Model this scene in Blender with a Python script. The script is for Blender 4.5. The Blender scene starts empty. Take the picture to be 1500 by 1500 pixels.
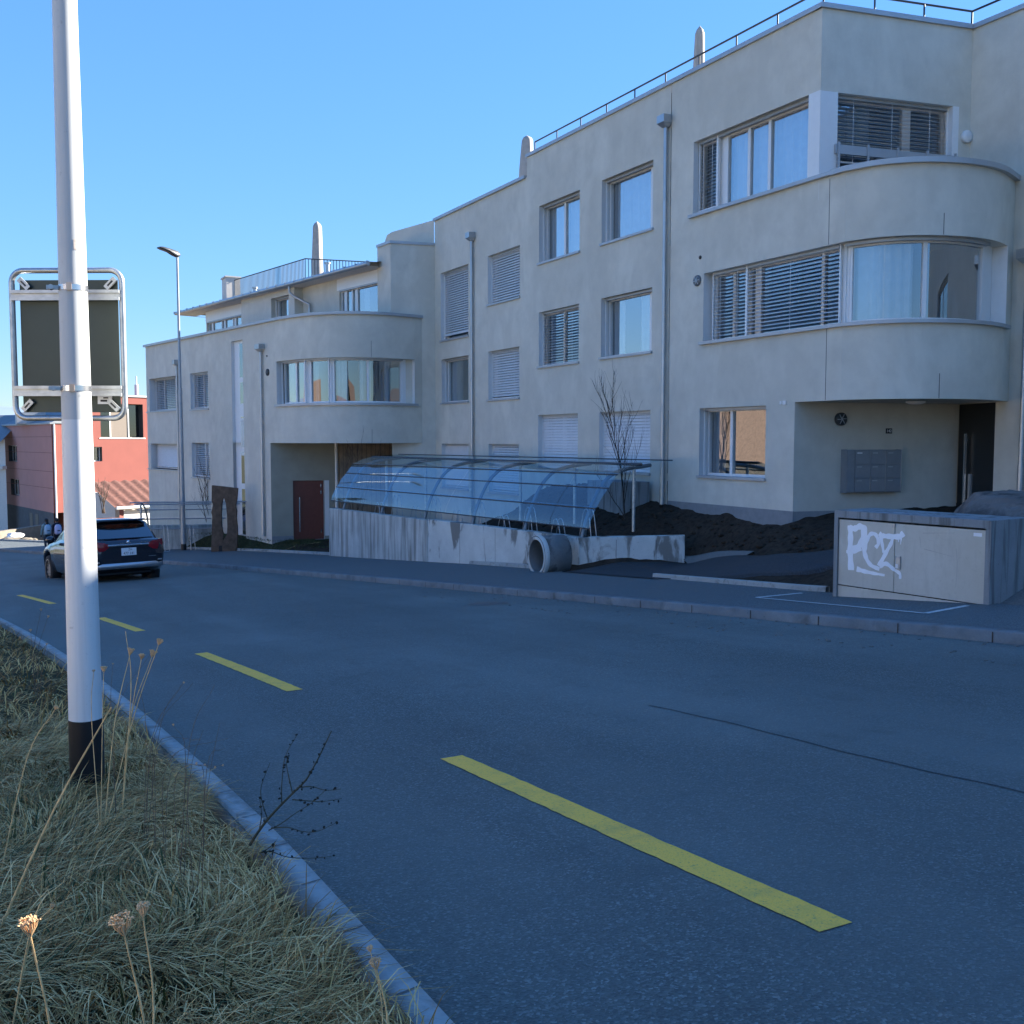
import bpy, bmesh, math, random
import numpy as np
from mathutils import Vector, Matrix
R = math.radians
SC = bpy.context.scene
COL = SC.collection
rnd = random.Random(11)

# ------------------------------------------------------------------ camera, sky, sun, exposure
# world axes: +Y runs downhill along the road, +X points across it to the flats, z = 0 is eye level
cam = bpy.data.objects.new('camera', bpy.data.cameras.new('camera')); COL.objects.link(cam)
cam.data.sensor_width = 36.0; cam.data.lens = 36.0; cam.data.clip_start = .05; cam.data.clip_end = 6000
cam.location = (0, 0, 0); cam.rotation_euler = (R(90 - 4.004), 0, R(-27.8))
SC.camera = cam
SUN_EL, SUN_AZ = 27.0, 96.8                       # azimuth clockwise from +Y
world = bpy.data.worlds.new("World"); SC.world = world; world.use_nodes = True
wn = world.node_tree.nodes
sky = wn.new('ShaderNodeTexSky'); sky.sky_type = 'NISHITA'; sky.sun_disc = False
sky.sun_elevation = R(SUN_EL); sky.sun_rotation = R(SUN_AZ); sky.altitude = 1500
sky.air_density = 0.9; sky.dust_density = 0.05; sky.ozone_density = 3.2
SKY_K, SKY_G, SKY_S, SKY_H = 1.5, 1.62, 1.17, .503
wl = world.node_tree.links
# clear winter sky, evened out towards the horizon: colour * k / (luminance + k)
bw = wn.new('ShaderNodeRGBToBW'); ad = wn.new('ShaderNodeMath'); ad.operation = 'ADD'; ad.inputs[1].default_value = SKY_K
dv_ = wn.new('ShaderNodeMath'); dv_.operation = 'DIVIDE'; dv_.inputs[0].default_value = SKY_G
vm = wn.new('ShaderNodeVectorMath'); vm.operation = 'SCALE'; hs = wn.new('ShaderNodeHueSaturation'); hs.inputs['Saturation'].default_value = SKY_S; hs.inputs['Hue'].default_value = SKY_H
wl.new(sky.outputs[0], bw.inputs[0]); wl.new(bw.outputs[0], ad.inputs[0]); wl.new(ad.outputs[0], dv_.inputs[1])
wl.new(sky.outputs[0], vm.inputs[0]); wl.new(dv_.outputs[0], vm.inputs['Scale']); wl.new(vm.outputs[0], hs.inputs['Color']); wl.new(hs.outputs[0], wn['Background'].inputs[0])
wn['Background'].inputs[1].default_value = 0.15
sl = bpy.data.lights.new('sun', 'SUN'); sl.energy = 4.4; sl.angle = R(.53); sl.color = (1, .93, .82)
sun = bpy.data.objects.new('sun', sl); COL.objects.link(sun)
sv = Vector((math.sin(R(SUN_AZ)) * math.cos(R(SUN_EL)), math.cos(R(SUN_AZ)) * math.cos(R(SUN_EL)), math.sin(R(SUN_EL))))
sun.rotation_euler = sv.to_track_quat('Z', 'Y').to_euler()
SC.view_settings.view_transform = 'Standard'; SC.view_settings.look = 'None'
SC.view_settings.exposure = 2.25; SC.view_settings.gamma = 1
try:
    SC.cycles.max_bounces = 10; SC.cycles.transparent_max_bounces = 24; SC.cycles.diffuse_bounces = 4
    SC.cycles.caustics_reflective = False; SC.cycles.caustics_refractive = False
    SC.cycles.use_denoising = True
except Exception: pass

# ------------------------------------------------------------------ materials
class NT:
    def __init__(s, name):
        s.m = bpy.data.materials.new(name); s.m.use_nodes = True; s.t = s.m.node_tree; s.n = s.t.nodes
        s.b = s.n['Principled BSDF']; s.out = s.n['Material Output']
    def new(s, ty, **kw):
        n = s.n.new(ty)
        for k, v in kw.items(): setattr(n, k, v)
        return n
    def link(s, a, b): s.t.links.new(a, b)
    def set(s, node, key, v):
        if isinstance(v, bpy.types.NodeSocket): s.link(v, node.inputs[key])
        else: node.inputs[key].default_value = v
    def coord(s, scale=(1, 1, 1), rot=(0, 0, 0)):
        tc = s.new('ShaderNodeTexCoord'); mp = s.new('ShaderNodeMapping')
        mp.inputs['Scale'].default_value = scale; mp.inputs['Rotation'].default_value = rot
        s.link(tc.outputs['Object'], mp.inputs[0]); return mp.outputs[0]
    def noise(s, scale, detail=4, rough=.55, co=None, dist=0):
        n = s.new('ShaderNodeTexNoise'); n.inputs['Scale'].default_value = scale
        n.inputs['Detail'].default_value = detail; n.inputs['Roughness'].default_value = rough
        n.inputs['Distortion'].default_value = dist
        s.link(co if co else s.coord(), n.inputs['Vector']); return n.outputs['Fac']
    def ramp(s, fac, stops, interp='LINEAR'):
        r = s.new('ShaderNodeValToRGB'); r.color_ramp.interpolation = interp
        e = r.color_ramp.elements
        while len(e) < len(stops): e.new(.5)
        for i, (p, c) in enumerate(stops):
            e[i].position = p; e[i].color = (c, c, c, 1) if isinstance(c, (int, float)) else (*c, 1)
        s.link(fac, r.inputs[0]); return r.outputs[0]
    def mix(s, fac, a, b, mode='MIX'):
        n = s.new('ShaderNodeMix', data_type='RGBA', blend_type=mode)
        s.set(n, 0, fac)
        for k, v in ((6, a), (7, b)):
            if isinstance(v, bpy.types.NodeSocket): s.link(v, n.inputs[k])
            else: n.inputs[k].default_value = (v, v, v, 1) if isinstance(v, (int, float)) else (*v, 1)
        return n.outputs[2]
    def math(s, op, a, b=0.0):
        n = s.new('ShaderNodeMath', operation=op); s.set(n, 0, a); s.set(n, 1, b); return n.outputs[0]
    def bump(s, h, strength=.3, dist=.01):
        b = s.new('ShaderNodeBump'); b.inputs['Strength'].default_value = strength; b.inputs['Distance'].default_value = dist
        s.link(h, b.inputs['Height']); s.link(b.outputs[0], s.b.inputs['Normal'])
    def base(s, c, rough=.6, metal=0.0, spec=.5):
        if isinstance(c, bpy.types.NodeSocket): s.link(c, s.b.inputs['Base Color'])
        else: s.b.inputs['Base Color'].default_value = (*c, 1)
        s.set(s.b, 'Roughness', rough); s.set(s.b, 'Metallic', metal); s.set(s.b, 'Specular IOR Level', spec)
        return s.m

def plain(name, c, rough=.6, metal=0.0, var=.12, scale=9., spec=.5, bump=0.0):
    t = NT(name)
    f = t.noise(scale, 5)
    lo = tuple(x * (1 - var) for x in c); hi = tuple(min(1, x * (1 + var)) for x in c)
    if bump: t.bump(t.noise(scale * 8, 3), bump, .004)
    return t.base(t.ramp(f, [(.3, lo), (.7, hi)]), rough, metal, spec)

def mat_stucco(name, a, b, stain=.85):
    t = NT(name)
    big = t.noise(.55, 5, .6, dist=.6); mid = t.noise(2.2, 6, .65); fine = t.noise(140, 3, .7)
    streak = t.noise(1.0, 5, .6, t.coord((1.7, 1.7, .22)))
    c = t.mix(t.ramp(big, [(.38, 0.), (.62, 1.)]), a, b)
    c = t.mix(t.ramp(mid, [(.40, .0), (.68, .5)]), c, tuple(x * .83 for x in a))
    c = t.mix(t.ramp(streak, [(.50, 0.), (.68, .55)]), c, tuple(x * stain for x in b))
    lt = t.noise(.9, 4, .6, t.coord((1.1, 1.1, .5)), dist=.5); c = t.mix(t.ramp(lt, [(.54, 0.), (.70, .5)]), c, tuple(min(1, x * 1.13) for x in b))
    c = t.mix(t.ramp(fine, [(.3, .0), (.8, .22)]), c, tuple(x * .7 for x in a))
    g = t.new('ShaderNodeTexVoronoi'); g.inputs['Scale'].default_value = 210; t.link(t.coord(), g.inputs['Vector'])
    t.bump(g.outputs['Distance'], .35, .006)
    return t.base(c, .93, 0, .15)

def mat_concrete(name, a, b, dark, streak_scale=(5, 5, .35), amt=(.45, .62), rough=.85):
    t = NT(name)
    st = t.noise(1.0, 6, .6, t.coord(streak_scale), dist=.4); bl = t.noise(1.8, 6, .62); fn = t.noise(60, 3)
    c = t.mix(t.ramp(bl, [(.35, 0.), (.65, 1.)]), a, b)
    c = t.mix(t.ramp(st, [(amt[0], 0.), (amt[1], .9)]), c, dark)
    c = t.mix(t.ramp(fn, [(.35, 0.), (.75, .25)]), c, tuple(x * .6 for x in a))
    holes = t.new('ShaderNodeTexVoronoi'); holes.inputs['Scale'].default_value = 9; t.link(t.coord(), holes.inputs['Vector'])
    c = t.mix(t.ramp(holes.outputs['Distance'], [(.05, .6), (.09, 0.)]), c, dark)
    t.bump(fn, .35, .004)
    return t.base(c, rough, 0, .3)

def mat_asphalt(name, c0, spk=.5, scale=1., worn=True, bumpd=.006, rough=.82):
    t = NT(name)
    v = t.new('ShaderNodeTexVoronoi'); v.inputs['Scale'].default_value = 120 * scale; t.link(t.coord(), v.inputs['Vector'])
    sep = t.new('ShaderNodeSeparateColor'); t.link(v.outputs['Color'], sep.inputs[0])
    grain = t.ramp(sep.outputs[0], [(0., tuple(x * .55 for x in c0)), (.6, c0), (.86, tuple(x * 1.35 for x in c0)), (1., tuple(min(1, x * (1 + 4.2 * spk)) for x in c0))])
    fn = t.noise(45 * scale, 4, .7)
    c = t.mix(t.ramp(fn, [(.3, .45), (.65, 0.)]), grain, tuple(x * .5 for x in c0))
    if worn:
        band = t.noise(1.0, 4, .55, t.coord((.75, .09, 1)))
        c = t.mix(t.ramp(band, [(.38, 0.), (.64, .6)]), c, tuple(x * 1.5 for x in c0))
        st = t.noise(2.6, 6, .65); c = t.mix(t.ramp(st, [(.56, 0.), (.72, .4)]), c, tuple(x * .55 for x in c0))
        pat = t.noise(.35, 6, .6)
        c = t.mix(t.ramp(pat, [(.42, .35), (.6, 0.)]), c, tuple(x * .6 for x in c0))
    t.bump(v.outputs['Distance'], .75, bumpd)
    return t.base(c, t.ramp(fn, [(.2, rough - .17), (.8, rough + .1)]), 0, .42)

M = {}
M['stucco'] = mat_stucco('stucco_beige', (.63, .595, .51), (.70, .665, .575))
M['stucco_shadow'] = mat_stucco('stucco_shaded', (.57, .54, .465), (.63, .60, .52))  # beige stucco in a darker copy, shade painted in for recess and soffit
M['plinth'] = plain('plinth_grey', (.23, .24, .25), .85, var=.1, bump=.2)
M['reveal'] = plain('reveal_white', (.66, .66, .65), .6, var=.03)
M['white'] = plain('window_white', (.76, .76, .75), .35, var=.02)
M['lam'] = plain('blind_white', (.72, .73, .74), .4, var=.04)
M['metal'] = plain('zinc_sheet', (.42, .44, .46), .38, .75, var=.1, scale=3)
M['sheet'] = plain('sill_sheet', (.40, .42, .44), .42, .35, var=.06, scale=3)
M['galv'] = plain('galvanised', (.46, .48, .49), .42, .8, var=.22, scale=14)
M['dark'] = plain('anthracite', (.05, .055, .06), .45, .2, var=.1)
M['black'] = plain('black', (.012, .012, .014), .4, var=.1)
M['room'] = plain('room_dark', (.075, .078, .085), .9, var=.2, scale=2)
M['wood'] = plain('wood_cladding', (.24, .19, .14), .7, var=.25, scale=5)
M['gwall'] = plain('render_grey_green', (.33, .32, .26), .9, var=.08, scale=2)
M['brown'] = plain('door_brown', (.155, .042, .026), .45, var=.1)
M['steel'] = plain('brushed_steel', (.62, .62, .62), .25, .95, var=.05)
M['cloth'] = plain('curtain', (.60, .64, .70), .85, var=.06, scale=6)
M['cloth_grey'] = plain('curtain_grey', (.34, .37, .40), .85, var=.1, scale=6)
M['parasol'] = plain('parasol_cover', (.42, .38, .34), .85, var=.12, scale=6)
def mat_pole(name, c):
    t = NT(name); st = t.noise(1, 6, .6, t.coord((30, 30, .9))); sp = t.noise(26, 5, .75); b = t.noise(3, 4)
    c2 = t.mix(t.ramp(st, [(.50, 0.), (.72, .4)]), c, tuple(x * .68 for x in c)); c2 = t.mix(t.ramp(sp, [(.62, 0.), (.70, .5)]), c2, tuple(x * .45 for x in c)); c2 = t.mix(t.ramp(b, [(.4, 0.), (.7, .2)]), c2, tuple(x * .75 for x in c))
    return t.base(c2, t.ramp(b, [(.3, .32), (.7, .5)]), 0, .5)
M['pale'] = mat_pole('pole_paint', (.74, .74, .72))
M['greypaint'] = mat_pole('pole_grey_paint', (.52, .53, .52))
M['lampgrey'] = plain('lamp_grey', (.33, .36, .39), .4, .5, var=.06)
M['rib_grey'] = plain('rib_grey', (.17, .20, .22), .4, .4, var=.06)
M['copper'] = plain('clamp_tan', (.62, .42, .30), .35, .6, var=.2)
M['signback'] = plain('sign_back', (.055, .07, .06), .42, .35, var=.14, scale=3)
M['corten'] = plain('corten', (.125, .085, .058), .85, .2, var=.35, scale=6, bump=.3)
M['plate'] = plain('plate_white', (.8, .8, .8), .4, var=.02)
M['ink'] = plain('ink', (.015, .015, .02), .5, var=.02)
M['boxdoor'] = None
M['tyre'] = plain('rubber', (.018, .018, .019), .85, var=.15)
M['chrome'] = plain('chrome', (.75, .76, .78), .14, 1., var=.02)
M['silver'] = plain('silver_trim', (.45, .46, .48), .3, .8, var=.03)
M['alloy'] = plain('alloy', (.45, .46, .48), .3, .9, var=.05)
M['lens'] = plain('tail_red', (.26, .008, .016), .12, var=.05)
M['bark'] = plain('bark', (.045, .033, .026), .9, var=.3, scale=30)
M['twig'] = plain('twig', (.085, .06, .045), .9, var=.3, scale=30)
M['straw'] = plain('straw_stem', (.76, .50, .22), .8, var=.25, scale=20)
M['umbel'] = plain('umbel', (.80, .50, .25), .9, var=.25, scale=40)
M['brownstem'] = plain('brown_stem', (.16, .11, .07), .9, var=.3, scale=30)
M['rock'] = mat_concrete('rock', (.15, .125, .11), (.21, .18, .16), (.06, .053, .048), (2.5, 2.5, 2.5), (.45, .6), .95)
M['whiterock'] = plain('white_rock', (.55, .55, .54), .85, var=.2, scale=12, bump=.5)
M['redwall'] = plain('red_render', (.22, .066, .052), .9, var=.05, scale=1)
M['redwall_shaded'] = plain('red_cladding_shaded', (.46, .22, .19), .8, var=.05, scale=1)  # the house's red as it looks in skylit shade, put into the colour
M['groove'] = plain('groove', (.22, .09, .075), .9, var=.05)
M['brownpanel'] = plain('brown_panel', (.16, .13, .105), .7, var=.05)
M['roofgrey'] = plain('roof_grey', (.16, .18, .20), .6, var=.12, scale=4)
M['housewhite'] = plain('house_white', (.62, .58, .53), .85, var=.06)
M['rust_tile'] = plain('rust_tile', (.12, .05, .035), .85, var=.35, scale=7)
M['tile'] = plain('roof_tile', (.12, .08, .058), .85, var=.3, scale=9)
M['needle'] = plain('needle', (.035, .06, .035), .8, var=.4, scale=2)
M['grit'] = plain('sand_grit', (.20, .17, .13), .95, var=.2, scale=4, bump=.4)
M['gravel'] = plain('gravel', (.15, .15, .14), .95, var=.3, scale=40, bump=.6)
M['skin'] = plain('skin', (.45, .28, .2), .6, var=.05)
M['hair'] = plain('hair', (.02, .015, .012), .6, var=.2)
M['navy'] = plain('navy_cloth', (.015, .02, .038), .9, var=.2)
M['tealcloth'] = plain('teal_jacket', (.20, .33, .38), .85, var=.1)
M['bluebag'] = plain('bag_blue', (.36, .53, .66), .8, var=.1)
M['lavbag'] = plain('bag_lavender', (.52, .52, .72), .8, var=.08)
M['shrub'] = plain('shrub_twig', (.10, .075, .055), .9, var=.3, scale=20)
M['vent'] = plain('vent_grille', (.14, .15, .16), .5, .4, var=.2, scale=30)
M['paint'] = plain('graffiti_white', (.88, .89, .90), .5, var=.05, scale=6)
M['wedge'] = plain('white_marking', (.50, .51, .50), .8, var=.25, scale=25)
M['mailbox'] = plain('mailbox_grey', (.25, .27, .29), .4, .35, var=.05)
M['asphalt'] = mat_asphalt('asphalt_road', (.122, .138, .128), .35)
M['asphalt_walk'] = mat_asphalt('asphalt_walk', (.118, .136, .138), .3, 1.3, False)
M['asphalt_new'] = mat_asphalt('asphalt_new', (.036, .042, .048), .25, 1.1, False)
M['kerb'] = mat_concrete('kerb_granite', (.155, .172, .18), (.21, .23, .235), (.09, .098, .10), (3, 3, 3), (.5, .75))
M['kerb_pale'] = mat_concrete('kerb_pale', (.31, .335, .33), (.40, .425, .41), (.15, .15, .14), (6, 6, 6), (.52, .72))
M['conc'] = mat_concrete('concrete_pale', (.50, .53, .51), (.61, .64, .61), (.15, .145, .13), (2.2, 2.2, .75), (.53, .6))
M['conc_streak'] = mat_concrete('concrete_streaked', (.46, .49, .47), (.60, .62, .59), (.15, .152, .14), (6, 6, .42), (.42, .66))
M['conc_grey'] = mat_concrete('concrete_grey', (.24, .25, .255), (.30, .31, .31), (.13, .13, .125), (9, 9, .5), (.5, .62))
M['pipe'] = mat_concrete('concrete_pipe', (.20, .20, .195), (.27, .27, .26), (.10, .10, .095), (1.5, 1.5, 1.5), (.52, .58))

def mat_yellow():
    t = NT('road_yellow')
    n1 = t.noise(70, 5, .75); n2 = t.noise(6, 5, .65)
    f = t.math('ADD', t.ramp(n1, [(.55, 0.), (.68, .8)]), t.ramp(n2, [(.5, 0.), (.72, .35)]))
    v = t.new('ShaderNodeTexVoronoi'); v.inputs['Scale'].default_value = 120; t.link(t.coord(), v.inputs['Vector'])
    t.bump(v.outputs['Distance'], .6, .005)
    return t.base(t.mix(f, (.98, .55, .085), (.34, .25, .11)), .75, 0, .3)
M['yellow'] = mat_yellow()

def mat_soil(name, a, b):
    t = NT(name); n1 = t.noise(9, 8, .7); n2 = t.noise(2, 5)
    c = t.mix(t.ramp(n2, [(.3, 0.), (.7, 1.)]), a, b)
    c = t.mix(t.ramp(n1, [(.35, .7), (.55, 0.)]), c, tuple(x * .35 for x in a))
    t.bump(n1, 1., .05)
    return t.base(c, .97, 0, .1)
M['soil'] = mat_soil('soil', (.046, .034, .025), (.062, .048, .036))
M['turf'] = mat_soil('turf', (.10, .07, .035), (.07, .065, .025))
M['lawn'] = mat_soil('lawn', (.035, .045, .018), (.06, .055, .03))
M['bounce_meadow'] = mat_soil('bounce_meadow', (.34, .30, .20), (.42, .37, .26))  # colour made pale so that it throws sunlight back at the flats
M['field'] = mat_soil('field', (.11, .12, .07), (.16, .14, .09))

def mat_grass(name, stops):
    t = NT(name)
    g = t.new('ShaderNodeNewGeometry'); n = t.noise(1.3, 4, .6)
    f = t.math('ADD', t.math('MULTIPLY', g.outputs['Random Per Island'], .62), t.math('MULTIPLY', n, .55))
    return t.base(t.ramp(f, stops), .75, 0, .25)
M['grass'] = mat_grass('dry_grass', [(.14, (.07, .11, .010)), (.25, (.13, .13, .02)), (.32, (.22, .10, .03)), (.60, (.52, .27, .075)), (.85, (.88, .55, .20))])
M['straw_mat'] = mat_grass('matted_straw', [(.2, (.12, .06, .02)), (.42, (.32, .17, .05)), (.62, (.60, .36, .12)), (.85, (.88, .60, .27))])
M['lawnblade'] = mat_grass('lawn_blades', [(.2, (.035, .055, .015)), (.6, (.06, .08, .025)), (.9, (.12, .11, .05))])

def mat_glass(name, tint, lo, hi, rough=0.0):
    """coated glazing: part mirror (more at a slant), part see-through"""
    t = NT(name); t.n.remove(t.b)
    lw = t.new('ShaderNodeLayerWeight'); lw.inputs['Blend'].default_value = .5
    nz = t.noise(.7, 2)
    f = t.ramp(lw.outputs['Facing'], [(0., lo), (.45, lo + (hi - lo) * .35), (1., hi)])
    gl = t.new('ShaderNodeBsdfGlossy'); gl.inputs['Roughness'].default_value = rough
    gl.inputs['Color'].default_value = (.93, .97, 1, 1)
    b = t.new('ShaderNodeBump'); b.inputs['Strength'].default_value = .05; b.inputs['Distance'].default_value = .02
    t.link(nz, b.inputs['Height']); t.link(b.outputs[0], gl.inputs['Normal'])
    tr = t.new('ShaderNodeBsdfTransparent'); tr.inputs['Color'].default_value = (*tint, 1)
    mx = t.new('ShaderNodeMixShader'); t.link(f, mx.inputs[0]); t.link(tr.outputs[0], mx.inputs[1]); t.link(gl.outputs[0], mx.inputs[2])
    t.link(mx.outputs[0], t.out.inputs['Surface']); return t.m
M['glass'] = mat_glass('window_glass', (.72, .78, .80), .22, .85)
M['roofglass'] = mat_glass('shelter_glass', (.58, .77, .86), .04, .40, .02)
M['clearglass'] = mat_glass('clear_glass', (.80, .88, .92), .03, .25)
M['carglass'] = mat_glass('car_glass', (.10, .12, .13), .08, .6)

def mat_car():
    t = NT('car_paint'); m = t.base((.007, .009, .019), .22, .35, .6)
    t.b.inputs['Coat Weight'].default_value = 1; t.b.inputs['Coat Roughness'].default_value = .04
    return m
M['car'] = mat_car()
def mat_boxdoor():
    t = NT('cabinet_door'); n1 = t.noise(1.6, 6, .6); n2 = t.noise(1, 6, .6, t.coord((7, 7, 1.1))); n3 = t.noise(22, 5, .7)
    c = t.mix(t.ramp(n1, [(.35, 0.), (.65, 1.)]), (.50, .47, .395), (.57, .55, .485))
    c = t.mix(t.ramp(n2, [(.55, 0.), (.75, .45)]), c, (.36, .34, .29))
    c = t.mix(t.ramp(n3, [(.55, 0.), (.78, .35)]), c, (.33, .31, .27))
    return t.base(c, .45, 0, .4)
M['boxdoor'] = mat_boxdoor()

# ------------------------------------------------------------------ mesh helpers
class MB:
    def __init__(s): s.v = []; s.f = []; s.mi = []; s.sm = []
    def face(s, pts, m=0, smooth=False):
        b = len(s.v); s.v += [tuple(p) for p in pts]; s.f.append(tuple(range(b, b + len(pts)))); s.mi.append(m); s.sm.append(smooth); return s
    def grid(s, rows, m=0, smooth=True, closed=False, flip=False):
        b = len(s.v); nr = len(rows); nc = len(rows[0])
        for r in rows: s.v += [tuple(p) for p in r]
        for i in range(nr - 1):
            for j in range(nc if closed else nc - 1):
                k = (j + 1) % nc
                q = (b + i * nc + j, b + i * nc + k, b + (i + 1) * nc + k, b + (i + 1) * nc + j)
                s.f.append(q[::-1] if flip else q); s.mi.append(m); s.sm.append(smooth)
        return s
    def hexa(s, p, m=0):
        """8 corners: bottom ring 0-3, top ring 4-7"""
        for q in ((3, 2, 1, 0), (4, 5, 6, 7), (0, 1, 5, 4), (1, 2, 6, 5), (2, 3, 7, 6), (3, 0, 4, 7)): s.face([p[i] for i in q], m)
        return s
    def box(s, x0, x1, y0, y1, z0, z1, m=0):
        return s.hexa([(x0, y0, z0), (x1, y0, z0), (x1, y1, z0), (x0, y1, z0), (x0, y0, z1), (x1, y0, z1), (x1, y1, z1), (x0, y1, z1)], m)
    def obox(s, o, ax, ay, az, m=0):
        """box from corner o spanned by three vectors"""
        o, ax, ay, az = (Vector(q) for q in (o, ax, ay, az))
        return s.hexa([o, o + ax, o + ax + ay, o + ay, o + az, o + ax + az, o + ax + ay + az, o + ay + az], m)
    def prism(s, poly, z0, z1, m=0):
        n = len(poly); f = (lambda z, p: z(*p[:2]) if callable(z) else z)
        lo = [(p[0], p[1], f(z0, p)) for p in poly]; hi = [(p[0], p[1], f(z1, p)) for p in poly]
        s.face(lo[::-1], m); s.face(hi, m)
        for i in range(n): k = (i + 1) % n; s.face([lo[i], lo[k], hi[k], hi[i]], m)
        return s
    def tube(s, pts, r, n=8, m=0, cap=True):
        pts = [Vector(p) for p in pts]; N = len(pts)
        rs = r if isinstance(r, (list, tuple)) else [r] * N
        rings = []; up = None
        for i, p in enumerate(pts):
            d = (pts[min(i + 1, N - 1)] - pts[max(i - 1, 0)])
            if d.length < 1e-9: d = Vector((0, 0, 1))
            d.normalize()
            if up is None:
                a = Vector((0, 0, 1)) if abs(d.z) < .9 else Vector((1, 0, 0)); up = (a - d * a.dot(d)).normalized()
            else:
                up = up - d * up.dot(d); up = up.normalized() if up.length > 1e-6 else d.orthogonal().normalized()
            w = d.cross(up)
            rings.append([p + (up * math.cos(2 * math.pi * k / n) + w * math.sin(2 * math.pi * k / n)) * rs[i] for k in range(n)])
        s.grid(rings, m, True, True, True)
        if cap: s.face(rings[0], m); s.face(rings[-1][::-1], m)
        return s
    def lathe(s, prof, c, n=24, m=0, M4=None):
        """prof: (radius, height) turned about local z at c, optionally through matrix M4"""
        rows = []
        for r, h in prof:
            ring = [Vector((r * math.cos(2 * math.pi * k / n), r * math.sin(2 * math.pi * k / n), h)) for k in range(n)]
            if M4: ring = [M4 @ q for q in ring]
            rows.append([q + Vector(c) for q in ring])
        s.grid(rows, m, True, True); return s
    def blob(s, c, rad, m=0, seed=0, amp=.25, n=10):
        q = random.Random(seed); ph = [(q.uniform(0, 6.3), q.uniform(1, 3.2), q.uniform(0, 6.3), q.uniform(1, 3)) for _ in range(4)]
        rows = []
        for i in range(n + 1):
            th = math.pi * i / n; row = []
            for j in range(2 * n):
                a = math.pi * j / n
                d = Vector((math.sin(th) * math.cos(a), math.sin(th) * math.sin(a), math.cos(th)))
                k = 1 + amp * sum(math.sin(d.x * p[1] * 2 + p[0] + d.z * p[3]) * math.sin(d.y * p[3] * 2 + p[2]) for p in ph) / 2
                row.append(Vector(c) + Vector((d.x * rad[0], d.y * rad[1], d.z * rad[2])) * k)
            rows.append(row)
        return s.grid(rows, m, True, True, True)
    def build(s, name, mats, parent=None, bevel=0, kind=None):
        me = bpy.data.meshes.new(name); me.from_pydata([tuple(p) for p in s.v], [], s.f)
        mats = mats if isinstance(mats, (list, tuple)) else [mats]
        for q in mats: me.materials.append(M[q] if isinstance(q, str) else q)
        me.polygons.foreach_set('material_index', s.mi); me.polygons.foreach_set('use_smooth', s.sm); me.update()
        o = bpy.data.objects.new(name, me); COL.objects.link(o)
        if parent is not None: setpar(o, parent)
        if bevel:
            b = o.modifiers.new('bevel', 'BEVEL'); b.width = bevel; b.segments = 2; b.limit_method = 'ANGLE'
            w = o.modifiers.new('weld', 'WELD'); w.merge_threshold = 1e-4
            o.modifiers.move(1, 0)
        if kind: o['kind'] = kind
        return o

def setpar(o, parent):
    o.parent = parent; o.matrix_parent_inverse = world_of(parent).inverted()
def world_of(o):
    m = o.matrix_basis.copy()
    return world_of(o.parent) @ o.matrix_parent_inverse @ m if o.parent else m
def tag(o, label, cat, group=None):
    o['label'] = label; o['category'] = cat
    if group: o['group'] = group
    return o
def thing(name, label, cat, loc=(0, 0, 0), group=None):
    o = bpy.data.objects.new(name, None); o.empty_display_size = .2; COL.objects.link(o); o.location = loc
    return tag(o, label, cat, group)
def struct(mb, name, mats, **k): return mb.build(name, mats, kind='structure', **k)
def copy_tree(o, parent=None):
    c = o.copy(); COL.objects.link(c)
    if parent is not None:
        c.parent = parent; c.matrix_parent_inverse = o.matrix_parent_inverse
    for ch in [q for q in bpy.data.objects if q.parent == o]: copy_tree(ch, c)
    return c
def text_mesh(name, body, size, mtx, mat, parent, depth=.002):
    cu = bpy.data.curves.new(name, 'FONT'); cu.body = body; cu.size = size; cu.extrude = depth; cu.align_x = 'CENTER'; cu.align_y = 'CENTER'
    t = bpy.data.objects.new(name + '_tmp', cu); COL.objects.link(t)
    me = bpy.data.meshes.new_from_object(t.evaluated_get(bpy.context.evaluated_depsgraph_get()))
    bpy.data.objects.remove(t); me.transform(mtx); me.materials.clear(); me.materials.append(M[mat])
    o = bpy.data.objects.new(name, me); COL.objects.link(o)
    if parent is not None: setpar(o, parent)
    return o
def catmull(P, n=8):
    P = [Vector(p) for p in P]; Q = [2 * P[0] - P[1]] + P + [2 * P[-1] - P[-2]]; out = []
    for i in range(1, len(Q) - 2):
        a, b, c, d = Q[i - 1:i + 3]
        for k in range(n):
            t = k / n; out.append(.5 * (2 * b + (c - a) * t + (2 * a - 5 * b + 4 * c - d) * t * t + (3 * b - a - 3 * c + d) * t ** 3))
    out.append(P[-1]); return out

# ------------------------------------------------------------------ road geometry (centre line by arc length)
STEP = .25
S_ = np.arange(-30, 160 + STEP, STEP)
TH = np.minimum(.00761 * np.clip(S_ - 3.86, 0, None), .44)
CX = np.concatenate([[0], np.cumsum(-np.sin(TH[:-1]) * STEP)]); CY = -30 + np.concatenate([[0], np.cumsum(np.cos(TH[:-1]) * STEP)])
i0 = int(30 / STEP); CX -= CX[i0]; CY -= CY[i0]
def zroad(s):
    s = np.asarray(s, float); q = np.minimum(s, 45.)
    z = -1.287 - .09576 * q + .00048 * q * np.abs(q)
    return z - .0526 * np.maximum(s - 45, 0)
def P(s, off, dz=0.):
    x = np.interp(s, S_, CX); y = np.interp(s, S_, CY); t = np.interp(s, S_, TH)
    return Vector((x + off * math.cos(t), y + off * math.sin(t), float(zroad(s)) + dz))
BACK = [(-30, 10.2), (6, 10.2), (10, 10.3), (14, 10.85), (18, 11.2), (24, 11.75), (32, 11.75), (39, 11.1), (60, 11), (160, 11)]
def back(s): return float(np.interp(s, [b[0] for b in BACK], [b[1] for b in BACK]))
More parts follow.
